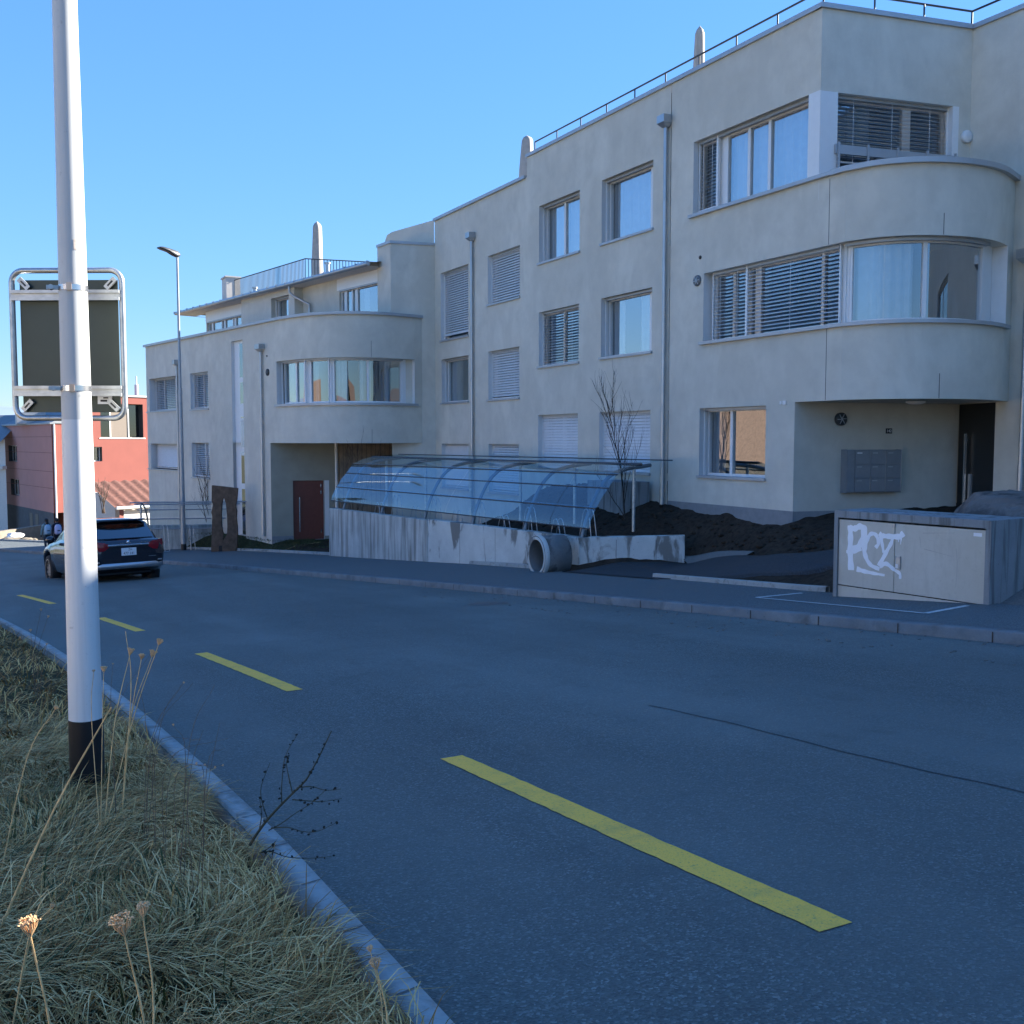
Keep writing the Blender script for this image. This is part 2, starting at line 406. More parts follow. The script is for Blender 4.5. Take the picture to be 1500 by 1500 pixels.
def strip(name, s0, s1, offs, mat, step=.5, kind='structure', parent=None, jig=0):
    """band along the road; offs = [(offset or fn, dz or fn)]"""
    mb = MB(); rows = []
    for s in np.arange(s0, s1 + 1e-6, step):
        rows.append([P(s, o(s) if callable(o) else o, d(s) if callable(d) else d) for o, d in offs])
    mb.grid(rows, 0, True, False, True)
    return mb.build(name, mat, parent, kind=kind)
def dashed_uv(s): return s

# ground to the horizon: one big sheet well below, hills on the skyline
g = MB(); N = 48
rows = []
for r_ in (0, 60, 130, 250, 500, 1000, 2200, 4500):
    rows.append([(r_ * math.cos(2 * math.pi * k / N) + 10, r_ * math.sin(2 * math.pi * k / N) + 40, -13.5 if r_ < 300 else -16 - r_ * .004) for k in range(N)])
g.grid(rows, 0, True, True); struct(g, 'ground', 'field')
h = MB(); rows = []
for i, (d, hz) in enumerate(((1500, -30), (1900, 25), (2300, 62), (2700, 40), (3200, -40))):
    rows.append([(d * math.sin(a), d * math.cos(a), hz * (1 + .35 * math.sin(a * 7 + i) + .2 * math.sin(a * 17 + 2 * i)) if hz > 0 else hz) for a in np.linspace(R(-75), R(75), 60)])
h.grid(rows, 0, True); struct(h, 'hills', plain('far_hill', (.16, .22, .30), 1., var=.15, scale=.004))

EDGE = lambda s: min(1.01, .945 + .03 * max(0, s - 2))
strip('bounce_meadow', -60 + 40, 52, [(-70, -3), (-14, .1), (-6, .35)], 'bounce_meadow')  # unseen ground, added as a pale strip to bounce sun onto the facade
strip('verge', -20, 52, [(-6, .35), (-3, .30), (-1.2, .19), (0, .10), (.6, .045), (.93, .0)], 'turf')
strip('far_verge', 52, 140, [(-60, -3), (-14, -.2), (.965, .0)], 'grit')
strip('road_edge_kerb', -20, 140, [(EDGE, -.1), (EDGE, .028), (lambda s: EDGE(s) + .085, .026), (lambda s: EDGE(s) + .088, -.02)], 'kerb_pale')
strip('road', -20, 140, [(1.0, 0), (4.5, 0.03), (8.26, 0)], 'asphalt')
strip('kerb', -20, 140, [(8.22, -.05), (8.225, .098), (8.24, .11), (8.37, .112), (8.38, .0)], 'kerb')
strip('sidewalk', -20, 140, [(8.37, .102), (lambda s: back(s), .125)], 'asphalt_walk')
mb = MB()                                          # joints between kerb stones
for s in np.arange(-6, 70, 1.0):
    a = P(s, 8.2175, 0); b = P(s + .012, 8.2175, 0)
    mb.face([a, b, b + Vector((0, 0, .1)), a + Vector((0, 0, .1))])
    a = P(s, 8.24, .1125); b = P(s + .012, 8.24, .1125); c = P(s + .012, 8.369, .1145); d = P(s, 8.369, .1145)
    mb.face([a, b, c, d])
struct(mb, 'kerb_joints', 'black')
mb = MB()
for s in np.arange(-2, 40, .5):
    e_ = EDGE(s); a = P(s, e_ + .004, .031); b = P(s + .008, e_ + .004, .031); c = P(s + .028, e_ + .083, .029); d = P(s + .02, e_ + .083, .029); mb.face([a, b, c, d])
struct(mb, 'edge_kerb_joints', 'dark')

# yellow dashes of the cycle lane
def mark(name, s0, s1, o0, o1, mat, dz=.0035, wob=.0):
    mb = MB(); rows = []
    n = max(2, int((s1 - s0) / .06)); q = random.Random(int(s0 * 100))
    for i in range(n + 1):
        s = s0 + (s1 - s0) * i / n
        rows.append([P(s + q.uniform(-wob, wob), o0 + q.uniform(-wob, wob), dz + .03 * (o0 - 1) / 3.5), P(s + q.uniform(-wob, wob), o1 + q.uniform(-wob, wob), dz + .03 * (o1 - 1) / 3.5)])
    mb.grid(rows, 0, False, False, True); return struct(mb, name, mat)
for s0, s1 in ((2.22, 5.04), (7.9, 11.0), (14.0, 16.6), (20.4, 23.6), (26.4, 29.2), (32.2, 35.), (38., 41.)):
    mark('lane_marking', s0, s1, 2.225, 2.36, 'yellow', wob=.004)
mb = MB(); rows = []                               # fine seam in the tarmac
for s in np.arange(-3, 5.6, .1): o = 3.98 + .015 * math.sin(s * 3) + .006 * math.sin(s * 11); rows.append([P(s, o, .0285), P(s, o + .011, .0285)])
mb.grid(rows, 0, True, False, True); struct(mb, 'road_seam', 'asphalt_new')

# ------------------------------------------------------------------ plot between sidewalk and flats
CTRL = [(13.6, 14.5, -1.54), (13.6, 16.4, -1.46), (13.6, 18.3, -1.42), (13.4, 20, -1.3), (13.0, 21.5, -1.2), (13.2, 23.5, -1.3), (13.6, 26, -2.1), (13.6, 29, -2.8), (13.4, 31, -3.1),
        (12.4, 17.7, -1.92), (12.0, 19.5, -1.95), (11.8, 21.5, -2.15), (12, 24, -2.45), (12, 27, -2.75), (11.3, 30.5, -3.2),
        (11, 34.0, -3.42), (9.6, 34.3, -3.42), (8.9, 35.2, -3.42), (7.6, 41.8, -3.47), (6.8, 46.4, -3.7), (10.2, 32, -3.45),
        (12.55, 16.2, -2.46), (12.9, 16.6, -2.2), (12.2, 13.7, -2.06), (12.0, 12.0, -1.80), (11.0, 10.9, -1.86), (11.3, 14.4, -2.32), (11.3, 16.2, -2.54), (12.5, 9.5, -1.62), (14, 11, -1.5), (12.8, 13.0, -1.72), (12.9, 14.8, -1.95),
        (16, 13, -1.40), (17, 12.5, -1.38), (16.8, 8, -1.3), (13, 6, -1.4), (12, 8, -1.5), (16, 3, -.9), (12, 2, -1.1), (13, -6, -.5), (20, 10, -1.3), (20, 0, -.7), (20, 20, -1.4), (20, 40, -3.4), (8, 50, -4.6), (6, 56, -5.4), (12, 58, -5.6), (4, 64, -6.2), (14, 70, -6.6)]
CT = np.array(CTRL)
_d = np.sqrt(((CT[:, None, :2] - CT[None, :, :2]) ** 2).sum(2) + .05)
_A = np.block([[_d + np.eye(len(CT)) * -.05, np.ones((len(CT), 1)), CT[:, :2]], [np.ones((1, len(CT))), np.zeros((1, 3))], [CT[:, :2].T, np.zeros((2, 3))]])
_w = np.linalg.solve(_A, np.concatenate([CT[:, 2], np.zeros(3)]))
def site_z(x, y):
    d = np.sqrt((CT[:, 0] - x) ** 2 + (CT[:, 1] - y) ** 2 + .05)
    return float(d @ _w[:len(CT)] + _w[-3] + _w[-2] * x + _w[-1] * y)
def vnoise(x, y, s=0.):
    return (math.sin(x * 5.1 + y * 3.3 + s) * math.sin(y * 6.7 - x * 2.1 + 1.7 * s) + .6 * math.sin(x * 13.7 - y * 9.1 + s) * math.sin(y * 15.3 + x * 7.7) + .4 * math.sin(x * 31 + y * 23) * math.sin(y * 37 - x * 19 + s))
def site_grid(name, s0, s1, w1, mat, step=.2, rough=0., dz=0., nw=26, kind='structure'):
    """sheet from the back of the sidewalk towards the flats"""
    rows = []
    for s in np.arange(s0, s1 + 1e-6, step):
        row = []
        for k in range(nw + 1):
            t = k / nw; o = back(s) + t * w1
            p = P(s, o, .10)
            f = min(1., t * w1 / .9); z = p.z * (1 - f) + site_z(p.x, p.y) * f
            row.append((p.x, p.y, z + dz + rough * vnoise(p.x, p.y) * min(1, t * 6)))
        rows.append(row)
    mb = MB(); mb.grid(rows, 0, True, False, True); return mb.build(name, mat, kind=kind)
site_grid('soil_bed', 8, 31, 7.5, 'soil', .09, .024, 0, 80)
site_grid('lawn', 31, 46, 9, 'lawn', .4, .01)
site_grid('far_ground', 46, 110, 16, 'grit', .8, .01)
site_grid('forecourt', -20, 8, 12, 'gravel', .5, .0)

def surf_z(x, y):
    th = float(np.interp(y, S_, TH)); s = y - (x - float(np.interp(y, S_, CX))) * math.sin(th); o = (x - float(np.interp(s, S_, CX))) / math.cos(th)
    f = min(1., max(0., (o - back(s)) / .9)); return (float(zroad(s)) + .10) * (1 - f) + site_z(x, y) * f
surf_z0 = surf_z
mb = MB(); q = random.Random(9)
for i in range(900):
    y = q.uniform(10.6, 24.5); x = q.uniform(11.3, 13.55)
    if (x < 12.2 + .1 * (y - 13) and y < 16.9) or (x < 12.3 and y > 16.9 and y < 18): continue
    r0 = abs(q.gauss(0, .020)) + .010; mb.blob((x, y, surf_z0(x, y) + r0 * .2), (r0 * q.uniform(.9, 1.7), r0 * q.uniform(.9, 1.7), r0 * .8), 0, i, .3, 4)
o = mb.build('soil_clods', 'soil'); o['kind'] = 'stuff'
def ribbon(name, left, right, mat, dz, n=14, kind='structure'):
    L = catmull([Vector(p) for p in left], n); Rr = catmull([Vector(p) for p in right], n)
    rows = [[(q.x, q.y, surf_z(q.x, q.y) + .032 + (dz - .032) * min(1, max(0, (q.x - 10.5) / .6))) for q in (a.lerp(b, k / 12) for k in range(13))] for a, b in zip(L, Rr)]
    rows = [[(r[0][0], r[0][1], r[0][2] - .25)] + r + [(r[-1][0], r[-1][1], r[-1][2] - .25)] for r in rows]
    mb = MB(); mb.grid(rows, 0, True); return mb.build(name, mat, kind=kind)
ribbon('path', [(10.25, 17.3, -2.70), (11.6, 16.75, -2.60), (12.45, 16.1, -2.46), (12.2, 13.8, -2.06), (12.0, 12.1, -1.77), (13.6, 11.3, -1.52), (16.6, 11.9, -1.36)],
       [(10.22, 14.15, -2.44), (10.42, 13.9, -2.41), (10.6, 13.3, -2.32), (10.8, 12.4, -2.12), (11.0, 11.0, -1.84), (12.6, 9.4, -1.58), (16.6, 9.6, -1.34)], 'asphalt_new', .05)
ribbon('gravel_strip', [(12.6, 16.6, -2.40), (12.75, 15.9, -2.28), (12.42, 14.2, -2.06)], [(12.45, 16.2, -2.46), (12.38, 15.3, -2.32), (12.25, 14.2, -2.12)], 'gravel', .058)

def edging(name, s0, s1, o0, o1, dz0, dz1, mat='kerb_pale', h=None):
    mb = MB(); rows = []
    for s in np.arange(s0, s1 + 1e-6, .5):
        b = back(s); rows.append([P(s, b + o0, dz0 - .1), P(s, b + o0 + .004, dz1 - .01), P(s, b + o0 + .012, dz1), P(s, b + o1 - .01, dz1), P(s, b + o1, dz0 - .05)])
    mb.grid(rows, 0, False, False, True)
    o = struct(mb, name, mat); return o
edging('edging_kerb', 17.2, 70, .0, .11, .12, .205)
edging('edging_kerb', 9.72, 14.2, .0, .09, .12, .20)
edging('edging_kerb', -10, 7.45, .0, .09, .12, .20)
# painted frame on the sidewalk in front of the cabinet
mb = MB()
def flat_line(a, b, w):
    a = Vector(a); b = Vector(b); n = Vector((-(b - a).y, (b - a).x, 0)).normalized() * w / 2
    mb.face([a - n, b - n, b + n, a + n])
def wk(s, o): return P(s, o, .1085 + .023 * (o - 8.37) / 1.8)
flat_line(wk(9.95, 9.27), wk(7.3, 9.02), .06); flat_line(wk(9.95, 9.27), wk(9.85, 10.0), .06); flat_line(wk(7.3, 9.02), wk(7.4, 9.85), .06)
struct(mb, 'pavement_marking', 'wedge')

# clods and grit on the tarmac by the far kerb
mb = MB(); q = random.Random(4)
for i in range(260):
    s = q.uniform(1, 16); o = q.choice([8.17 - abs(q.gauss(0, .16)), 7.2 + q.gauss(0, .10), 7.9 + q.gauss(0, .3)]) if q.random() < .97 else q.uniform(2, 7)
    c = P(s, min(o, 8.19), .03 * max(0, 1 - abs(o - 4.5) / 3.6)); r0 = q.uniform(.003, .012) * (1.25 if o > 7 else .6)
    mb.blob(c + Vector((0, 0, r0 * .3)), (r0 * q.uniform(1, 2), r0 * q.uniform(1, 2), r0 * .7), 0, i, .3, 3)
o = mb.build('dirt', 'gravel'); o['kind'] = 'stuff'

# ------------------------------------------------------------------ facades
class Fr:
    """vertical surface over a plan path that runs left to right as seen from the street"""
    def __init__(s, pts):
        s.P = [Vector((p[0], p[1])) for p in pts]; s.L = [0.]
        for a, b in zip(s.P, s.P[1:]): s.L.append(s.L[-1] + (b - a).length)
        seg = [(b - a).normalized() for a, b in zip(s.P, s.P[1:])]; s.N = []
        for i in range(len(s.P)):
            d = seg[max(0, i - 1)] + seg[min(i, len(seg) - 1)]; d.normalize(); s.N.append(Vector((d.y, -d.x)))
        if len(s.P) == 2: s.N = [Vector((seg[0].y, -seg[0].x))] * 2
        s.len = s.L[-1]
    def at(s, u):
        if u <= 0: i, t = 0, u / (s.L[1] - s.L[0])
        else:
            i = 0
            while i < len(s.L) - 2 and u > s.L[i + 1]: i += 1
            t = (u - s.L[i]) / (s.L[i + 1] - s.L[i])
        p = s.P[i] + (s.P[i + 1] - s.P[i]) * t; n = (s.N[i] * (1 - min(max(t, 0), 1)) + s.N[i + 1] * min(max(t, 0), 1)).normalized()
        return p, n
    def p(s, u, z, o=0.):
        p, n = s.at(u); return Vector((p.x + n.x * o, p.y + n.y * o, z))
    def us(s, a, b):
        return [a] + [l for l in s.L if a + 1e-4 < l < b - 1e-4] + [b]
def fbox(mb, fr, u0, u1, z0, z1, o0, o1, m=0):
    """solid bar following the facade: o0 back, o1 front"""
    U = fr.us(u0, u1)
    prof = lambda u: [fr.p(u, z0, o0), fr.p(u, z0, o1), fr.p(u, z1, o1), fr.p(u, z1, o0)]
    rows = [prof(u) for u in U]
    for i in range(4):
        k = (i + 1) % 4; mb.grid([[r[i], r[k]] for r in rows], m, len(U) > 2)
    mb.face(rows[0], m); mb.face(rows[-1][::-1], m)
def wall(mb, fr, u0, u1, z0, z1, holes=(), depth=.24, m=0, mr=1):
    U = sorted(set(fr.us(u0, u1) + [round(x, 5) for h in holes for x in h[:2]])); Z = sorted({z0, z1} | {z for h in holes for z in h[2:4]})
    U = [u for u in U if u0 - 1e-6 <= u <= u1 + 1e-6]; Z = [z for z in Z if z0 - 1e-6 <= z <= z1 + 1e-6]
    for a, b in zip(U, U[1:]):
        if b - a < 1e-5: continue
        for c, d in zip(Z, Z[1:]):
            um, zm = (a + b) / 2, (c + d) / 2
            if any(h[0] < um < h[1] and h[2] < zm < h[3] for h in holes): continue
            mb.face([fr.p(a, c), fr.p(b, c), fr.p(b, d), fr.p(a, d)], m, len(fr.P) > 2)
    for h in holes:
        d = h[4] if len(h) > 4 else depth
        for a, b in zip(fr.us(h[0], h[1]), fr.us(h[0], h[1])[1:]):
            mb.face([fr.p(a, h[2]), fr.p(a, h[2], -d), fr.p(b, h[2], -d), fr.p(b, h[2])], mr)
            mb.face([fr.p(a, h[3]), fr.p(b, h[3]), fr.p(b, h[3], -d), fr.p(a, h[3], -d)], m)
        for u, fl in ((h[0], 0), (h[1], 1)):
            q = [fr.p(u, h[2]), fr.p(u, h[3]), fr.p(u, h[3], -d), fr.p(u, h[2], -d)]; mb.face(q if fl else q[::-1], mr)
def sill(fr, u0, u1, z, parent, d=.24, over=.05, h=.05, mat='sheet'):
    mb = MB(); fbox(mb, fr, u0 - .04, u1 + .03, z - h, z + .004, -d, over); return mb.build('sill', mat, parent)
WSEED = [0]
def window(fr, u0, u1, z0, z1, parent, splits=(), wide=(), blind=None, tilt=38, curtains=(), cmat='cloth', d=.24, do_sill=True, room=1.3, label=None, fw=.055, rail=True):
    """frame + panes (+ curtain, blind, sill). splits: fractions of mullions, wide: fractions of wide posts"""
    WSEED[0] += 1; q = random.Random(WSEED[0]); W = u1 - u0
    mb = MB(); of, ob = -d + .01, -d - .07
    for a, b, c, e in ((u0, u0 + fw, z0, z1), (u1 - fw, u1, z0, z1)): fbox(mb, fr, a, b, c, e, ob, of)
    for c, e in ((z0, z0 + fw), (z1 - fw - .02, z1)): fbox(mb, fr, u0 + fw, u1 - fw, c, e, ob, of)
    edges = [u0 + fw]
    for k, f in enumerate(splits):
        w = .09 if f in wide else .04
        fbox(mb, fr, u0 + f * W - w, u0 + f * W + w, z0 + fw, z1 - fw - .02, ob, of + .003); edges += [u0 + f * W - w, u0 + f * W + w]
    edges.append(u1 - fw)
    if rail:
        for a in (u0, u1 - .028): fbox(mb, fr, a, a + .028, z0, z1, -d + .06, -d + .115)
    # the room behind: sides, floor, ceiling and back of a shallow recess
    a, b = u0, u1; U = fr.us(a, b); o0, o1 = ob - .001, ob - room
    for x, y in zip(U, U[1:]):
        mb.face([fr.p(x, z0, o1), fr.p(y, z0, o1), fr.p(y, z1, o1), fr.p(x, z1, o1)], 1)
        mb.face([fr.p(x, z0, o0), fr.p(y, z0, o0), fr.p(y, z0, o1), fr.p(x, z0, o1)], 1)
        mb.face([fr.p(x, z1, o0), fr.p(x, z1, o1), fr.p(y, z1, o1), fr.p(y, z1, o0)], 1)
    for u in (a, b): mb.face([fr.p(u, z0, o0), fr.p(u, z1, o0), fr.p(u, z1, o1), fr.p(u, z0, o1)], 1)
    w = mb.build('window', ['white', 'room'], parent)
    if label: w['label'] = label
    mb = MB()
    for a, b in zip(edges[::2], edges[1::2]):
        U = fr.us(a, b); t = q.uniform(-.004, .004)
        mb.grid([[fr.p(x, z0 + fw, -d - .03 + t * (i / max(1, len(U) - 1) - .5)), fr.p(x, z1 - fw - .02, -d - .03 - t * (i / max(1, len(U) - 1) - .5))] for i, x in enumerate(U)], 0, True)
    mb.build('pane', 'glass', w)
    for ca, cb in curtains:
        mb = MB(); n = max(8, int((cb - ca) * W / .035)); rows = []; ph = q.uniform(0, 6)
        for i in range(n + 1):
            u = u0 + (ca + (cb - ca) * i / n) * W; o = -d - .2 + .035 * math.sin(i * .95 + ph + .6 * math.sin(i * .37))
            rows.append([fr.p(u, z0 + .03, o), fr.p(u + .01 * math.sin(i * .7), z1 - .03, o * .98 - .004)])
        mb.grid(rows, 0, True); mb.build('curtain', cmat, w)
    if blind is not None:
        zb = z1 - (z1 - z0 - .02) * blind; mb = MB(); pitch = .073; z = z1 - .06; c, s_ = math.cos(R(tilt)), math.sin(R(tilt))
        hw = .037
        while z > zb + .02:
            U = fr.us(u0 + .03, u1 - .03)
            oc = -d + .088
            rows = [[fr.p(u, z + hw * s_, oc - hw * c), fr.p(u, z + .004, oc), fr.p(u, z - hw * s_, oc + hw * c)] for u in U]
            rows2 = [[r[0] + Vector((0, 0, .0035)), r[1] + Vector((0, 0, .0045)), r[2] + Vector((0, 0, .0035))] for r in rows]
            mb.grid(rows, 0, True); mb.grid(rows2, 0, True, False, True)
            z -= pitch
        fbox(mb, fr, u0 + .03, u1 - .03, max(zb - .01, z0 + .006), max(zb + .02, z0 + .036), -d + .06, -d + .12)
        nl = max(2, int(W / .7))
        for k in range(nl):
            u = u0 + W * (k + .5) / nl; fbox(mb, fr, u - .004, u + .004, zb, z1 - .02, -d + .120, -d + .124)
        mb.build('blind', 'lam', w)
    if blind != 1.0 or True:
        mb = MB(); fbox(mb, fr, u0 + .028, u1 - .028, z1 - .055, z1 - .002, -d + .045, -d + .125); mb.build('blind_box', 'sheet', w)
    if do_sill: sill(fr, u0, u1, z0, w, d)
    return w
def coping(fr, u0, u1, z, parent, over=.06, back_=.36, h=.055, name='coping', mat='sheet'):
    mb = MB(); fbox(mb, fr, u0, u1, z - .03, z + h, -back_, over); return mb.build(name, mat, parent)
def downpipe(fr, u, ztop, zbot, parent, boxw=.26, o=.075):
    mb = MB(); mb.tube([fr.p(u, ztop - .1, o), fr.p(u, zbot, o)], .043, 12)
    for z in np.arange(zbot + 1.1, ztop - .4, 1.9): mb.tube([fr.p(u, z, o), fr.p(u, z + .03, o)], .05, 12)
    pz = zbot + .95; mb.tube([fr.p(u, zbot, o), fr.p(u, pz, o)], .053, 12)
    w = mb.build('downpipe', 'metal', parent)
    mb = MB(); b = boxw / 2
    top = [fr.p(u - b, ztop + .14, .0), fr.p(u + b, ztop + .14, .0), fr.p(u + b, ztop + .14, .22), fr.p(u - b, ztop + .14, .22)]
    mid = [p - Vector((0, 0, .16)) for p in top]; lo = [fr.p(u - .06, ztop - .11, .02), fr.p(u + .06, ztop - .11, .02), fr.p(u + .06, ztop - .11, .13), fr.p(u - .06, ztop - .11, .13)]
    mb.hexa(mid + top); mb.hexa(lo + mid); mb.build('rainwater_head', 'metal', w)
    return w

# ---- right block
flats = thing('apartment_building', 'long beige three-storey block of flats with rounded corner bay and roof railing', 'building', (14, 18, -1.5))
bay = catmull([(13.6, 13.35), (13.85, 12.75), (14.35, 12.3), (15.1, 12.05), (15.9, 12.08), (16.81, 12.42)], 12)
FD = Fr([(13.6, 18.42)] + [tuple(p) for p in bay])          # right section and its bay
FC = Fr([(13.6, 31.2), (13.6, 18.42)])                       # middle sections, u = 31.2 - Y
FE = Fr([(13.6, 14.0), (16.81, 13.416)])                     # set-back wall over the bay terrace
FH = Fr([(16.81, 13.42), (16.81, -8.0)])                      # u = 13.42 - Y
FRc = Fr([(13.6, 14.5), (17.26, 13.834)])                    # entrance recess
FDo = Fr([(17.26, 13.834), (16.81, 12.68)])                  # entrance door leaf plane
def yu(y): return 31.2 - y
# openings in the middle wall: (Y left, Y right, z bottom, z top)
OPC = {'w2b': (21.17, 19.07, 4.72, 6.22), 'w2a': (24.25, 22.18, 4.72, 6.22), 'w1b': (21.17, 19.07, 2.0, 3.42), 'w1a': (24.25, 22.2, 1.98, 3.42),
       'w0b': (21.22, 19.09, -.75, .68), 'w0a': (24.28, 22.22, -.75, .68), 'm2b': (27.32, 25.33, 3.98, 5.39), 'm2a': (30.74, 28.66, 3.22, 5.38),
       'm1b': (27.3, 25.36, 1.2, 2.61), 'm1a': (30.7, 28.67, 1.21, 2.61), 'm0b': (27.28, 25.38, -1.52, -.11), 'm0a': (30.72, 28.68, -1.52, -.11)}
H = {k: (yu(v[0]), yu(v[1]), v[2], v[3]) for k, v in OPC.items()}
mb = MB(); wall(mb, FC, 0, yu(24.92), -4, 7.14, [H[k] for k in H if k[0] == 'm']); mb.build('wall', ['stucco', 'reveal'], flats)
mb = MB(); wall(mb, FC, yu(24.92), yu(18.43), -3.5, 7.68, [H[k] for k in H if k[0] == 'w'])
mb.face([(13.6, 24.92, 7.1), (13.6, 24.92, 7.68), (14.4, 24.92, 7.68), (14.4, 24.92, 7.1)]); mb.build('wall', ['stucco', 'reveal'], flats)
mb = MB(); hd = [(1.18, 8.62, 2.05, 3.46)]; wall(mb, FD, 0.01, 3.92, -2.2, .71, [(1.10, 3.14, -.74, .67)])
wall(mb, FD, .01, FD.len, .71, 4.66, hd, .26)
wall(mb, FD, .01, 4.42, 4.66, 7.68, [(.79, 4.13, 4.72, 6.23)])
mb.build('wall', ['stucco', 'reveal'], flats)
mb = MB(); wall(mb, FE, 0, FE.len, 4.2, 7.68, [(.36, 3.0, 4.3, 6.22)]); mb.build('wall', ['stucco', 'reveal'], flats)
mb = MB(); wall(mb, FH, 0, 21, .7, 7.68, [(4.5, 8, 2.05, 3.46), (4.5, 8, 4.72, 6.22)]); wall(mb, FH, .74, 21, -2, .7, [(2.0, 3.6, -.6, .69)]); mb.build('wall', ['stucco', 'reveal'], flats)
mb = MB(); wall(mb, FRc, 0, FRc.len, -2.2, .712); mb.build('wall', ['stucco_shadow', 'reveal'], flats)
# soffit of the bay, terrace floor
mb = MB(); mb.face([(13.6, 14.5, .71), (17.26, 13.83, .711), (16.81, 12.68, .71)] + [(p.x, p.y, .71) for p in bay[::-1]][0:])
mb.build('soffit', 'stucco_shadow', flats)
mb = MB(); mb.face([(p.x, p.y, 4.25) for p in bay] + [(16.8, 13.4, 4.25), (13.62, 14.0, 4.25)]); mb.build('terrace', 'conc_grey', flats)
# vertical plaster joints on the bay
for u, z0, z1 in ((4.69, .72, 2.0), (4.69, 3.47, 4.62), (6.74, .72, 1.14), (6.74, 3.47, 3.83)): mb = MB(); fbox(mb, FD, u - .006, u + .006, z0, z1, -.01, .0025); mb.build('plaster_joint', 'dark', flats)
# plinth
mb = MB(); fbox(mb, FD, .01, 3.93, -2.4, -1.33, -.05, -.0 + .004); fbox(mb, FRc, .0, FRc.len, -2.4, -1.335, -.05, .004); mb.build('plinth', 'plinth', flats)
# roof, back and side to close the volume
mb = MB(); mb.face([(13.66, 24.9, 7.5), (13.66, 14.1, 7.5), (16.87, 13.5, 7.5), (16.87, -8, 7.5), (28, -8, 7.5), (28, 24.9, 7.5)])
mb.face([(13.62, 31.2, 6.98), (13.62, 24.9, 6.98), (28, 24.9, 6.98), (28, 31.2, 6.98)]); mb.build('roof', 'gravel', flats)
mb = MB(); mb.box(18.6, 28, -8, 31.1, -4, 6.9); mb.box(15.4, 28, 31.12, 37.5, -5, 6.2); mb.box(16.85, 28, -8, -7.7, -4, 7.4); mb.box(27.8, 28, -8, 31, 6.8, 7.6); mb.build('back_wall', 'stucco_shadow', flats)
# roof end wall of the middle section and the lower stair block beside it
FU = Fr([(12.72, 33.4), (13.6, 31.25)])
mb = MB(); U0 = 0
mb.face([FU.p(0, 5.2), FU.p(FU.len, 5.2), FU.p(FU.len, 7.17), FU.p(.35, 7.04), FU.p(.1, 6.97), FU.p(0, 6.8)]); mb.build('wall', 'stucco', flats)
FF = Fr([(12.16, 31.46), (13.6, 31.2)]); FF2 = Fr([(12.06, 32.4), (12.16, 31.46)])
mb = MB(); wall(mb, FF, 0, FF.len, -4, 6.36); wall(mb, FF2, 0, FF2.len, 3.6, 6.36); mb.face([(12.06, 32.4, 6.3), (12.16, 31.46, 6.3), (13.6, 31.2, 6.3), (13.6, 33, 6.3)]); mb.build('wall', 'stucco', flats)
coping(FF, -.03, FF.len, 6.36, flats, .04); coping(FF2, 0, FF2.len + .03, 6.36, flats, .04)
coping(FC, -.0, yu(24.98), 7.14, flats, .07); coping(FC, yu(24.94), yu(18.42), 7.68, flats, .05)
coping(FD, 0, 4.42, 7.68, flats, .05); coping(FE, -.05, FE.len, 7.68, flats, .05); coping(FH, 0, 21, 7.68, flats, .05)
coping(FD, 4.75, FD.len, 4.68, flats, .09, .3, .06)
mb = MB(); fbox(mb, FD, .72, 4.76, 4.665, 4.73, -.22, .085); mb.build('sill', 'sheet', flats)
mb = MB(); fbox(mb, FD, 1.12, 8.66, 1.99, 2.052, -.26, .085); mb.build('sill', 'sheet', flats)
# windows of the middle sections
for k, kw in {'w2b': dict(splits=(.83,), curtains=((.0, .3), (.24, 1.))), 'w2a': dict(splits=(.47,), curtains=((0, .4), (.45, 1.))),
              'w1b': dict(splits=(.83,), curtains=((0., .2), (.5, .99)), cmat='cloth'), 'w1a': dict(splits=(.47,), blind=1., tilt=18),
              'w0b': dict(blind=1., tilt=62), 'w0a': dict(blind=1., tilt=60, splits=(.47,)), 'm2b': dict(blind=1., tilt=52), 'm2a': dict(blind=.94, tilt=50),
              'm1b': dict(blind=1., tilt=52), 'm1a': dict(curtains=((0, .35),), cmat='cloth_grey'), 'm0b': dict(blind=1., tilt=55), 'm0a': dict(blind=1., tilt=70)}.items():
    window(FC, *H[k], flats, **kw)
window(FD, 1.10, 3.14, -.74, .67, flats, splits=(.38,), curtains=((0., .2),), cmat='cloth_grey', label='ground-floor window without blind beside the entrance recess')
# first-floor band of the right section
window(FD, 1.30, 2.36, 2.05, 3.46, flats, splits=(.55,), blind=1., tilt=20, do_sill=False, d=.26)
window(FD, 2.36, 4.87, 2.05, 3.46, flats, splits=(.10, .80), wide=(.10,), blind=1., tilt=24, do_sill=False, d=.26)
window(FD, 4.95, 8.1, 2.05, 3.46, flats, splits=(.035, .507), curtains=((.0, .46),), do_sill=False, d=.26, room=1.5, rail=False, fw=.06, label='curved corner window reflecting the sky')
for a, b, o0 in ((8.1, 8.62, -.262), (4.87, 4.95, -.22), (1.18, 1.30, -.25)): mb = MB(); fbox(mb, FD, a, b, 2.05, 3.46, -.31, o0); mb.build('cladding', 'white', flats)
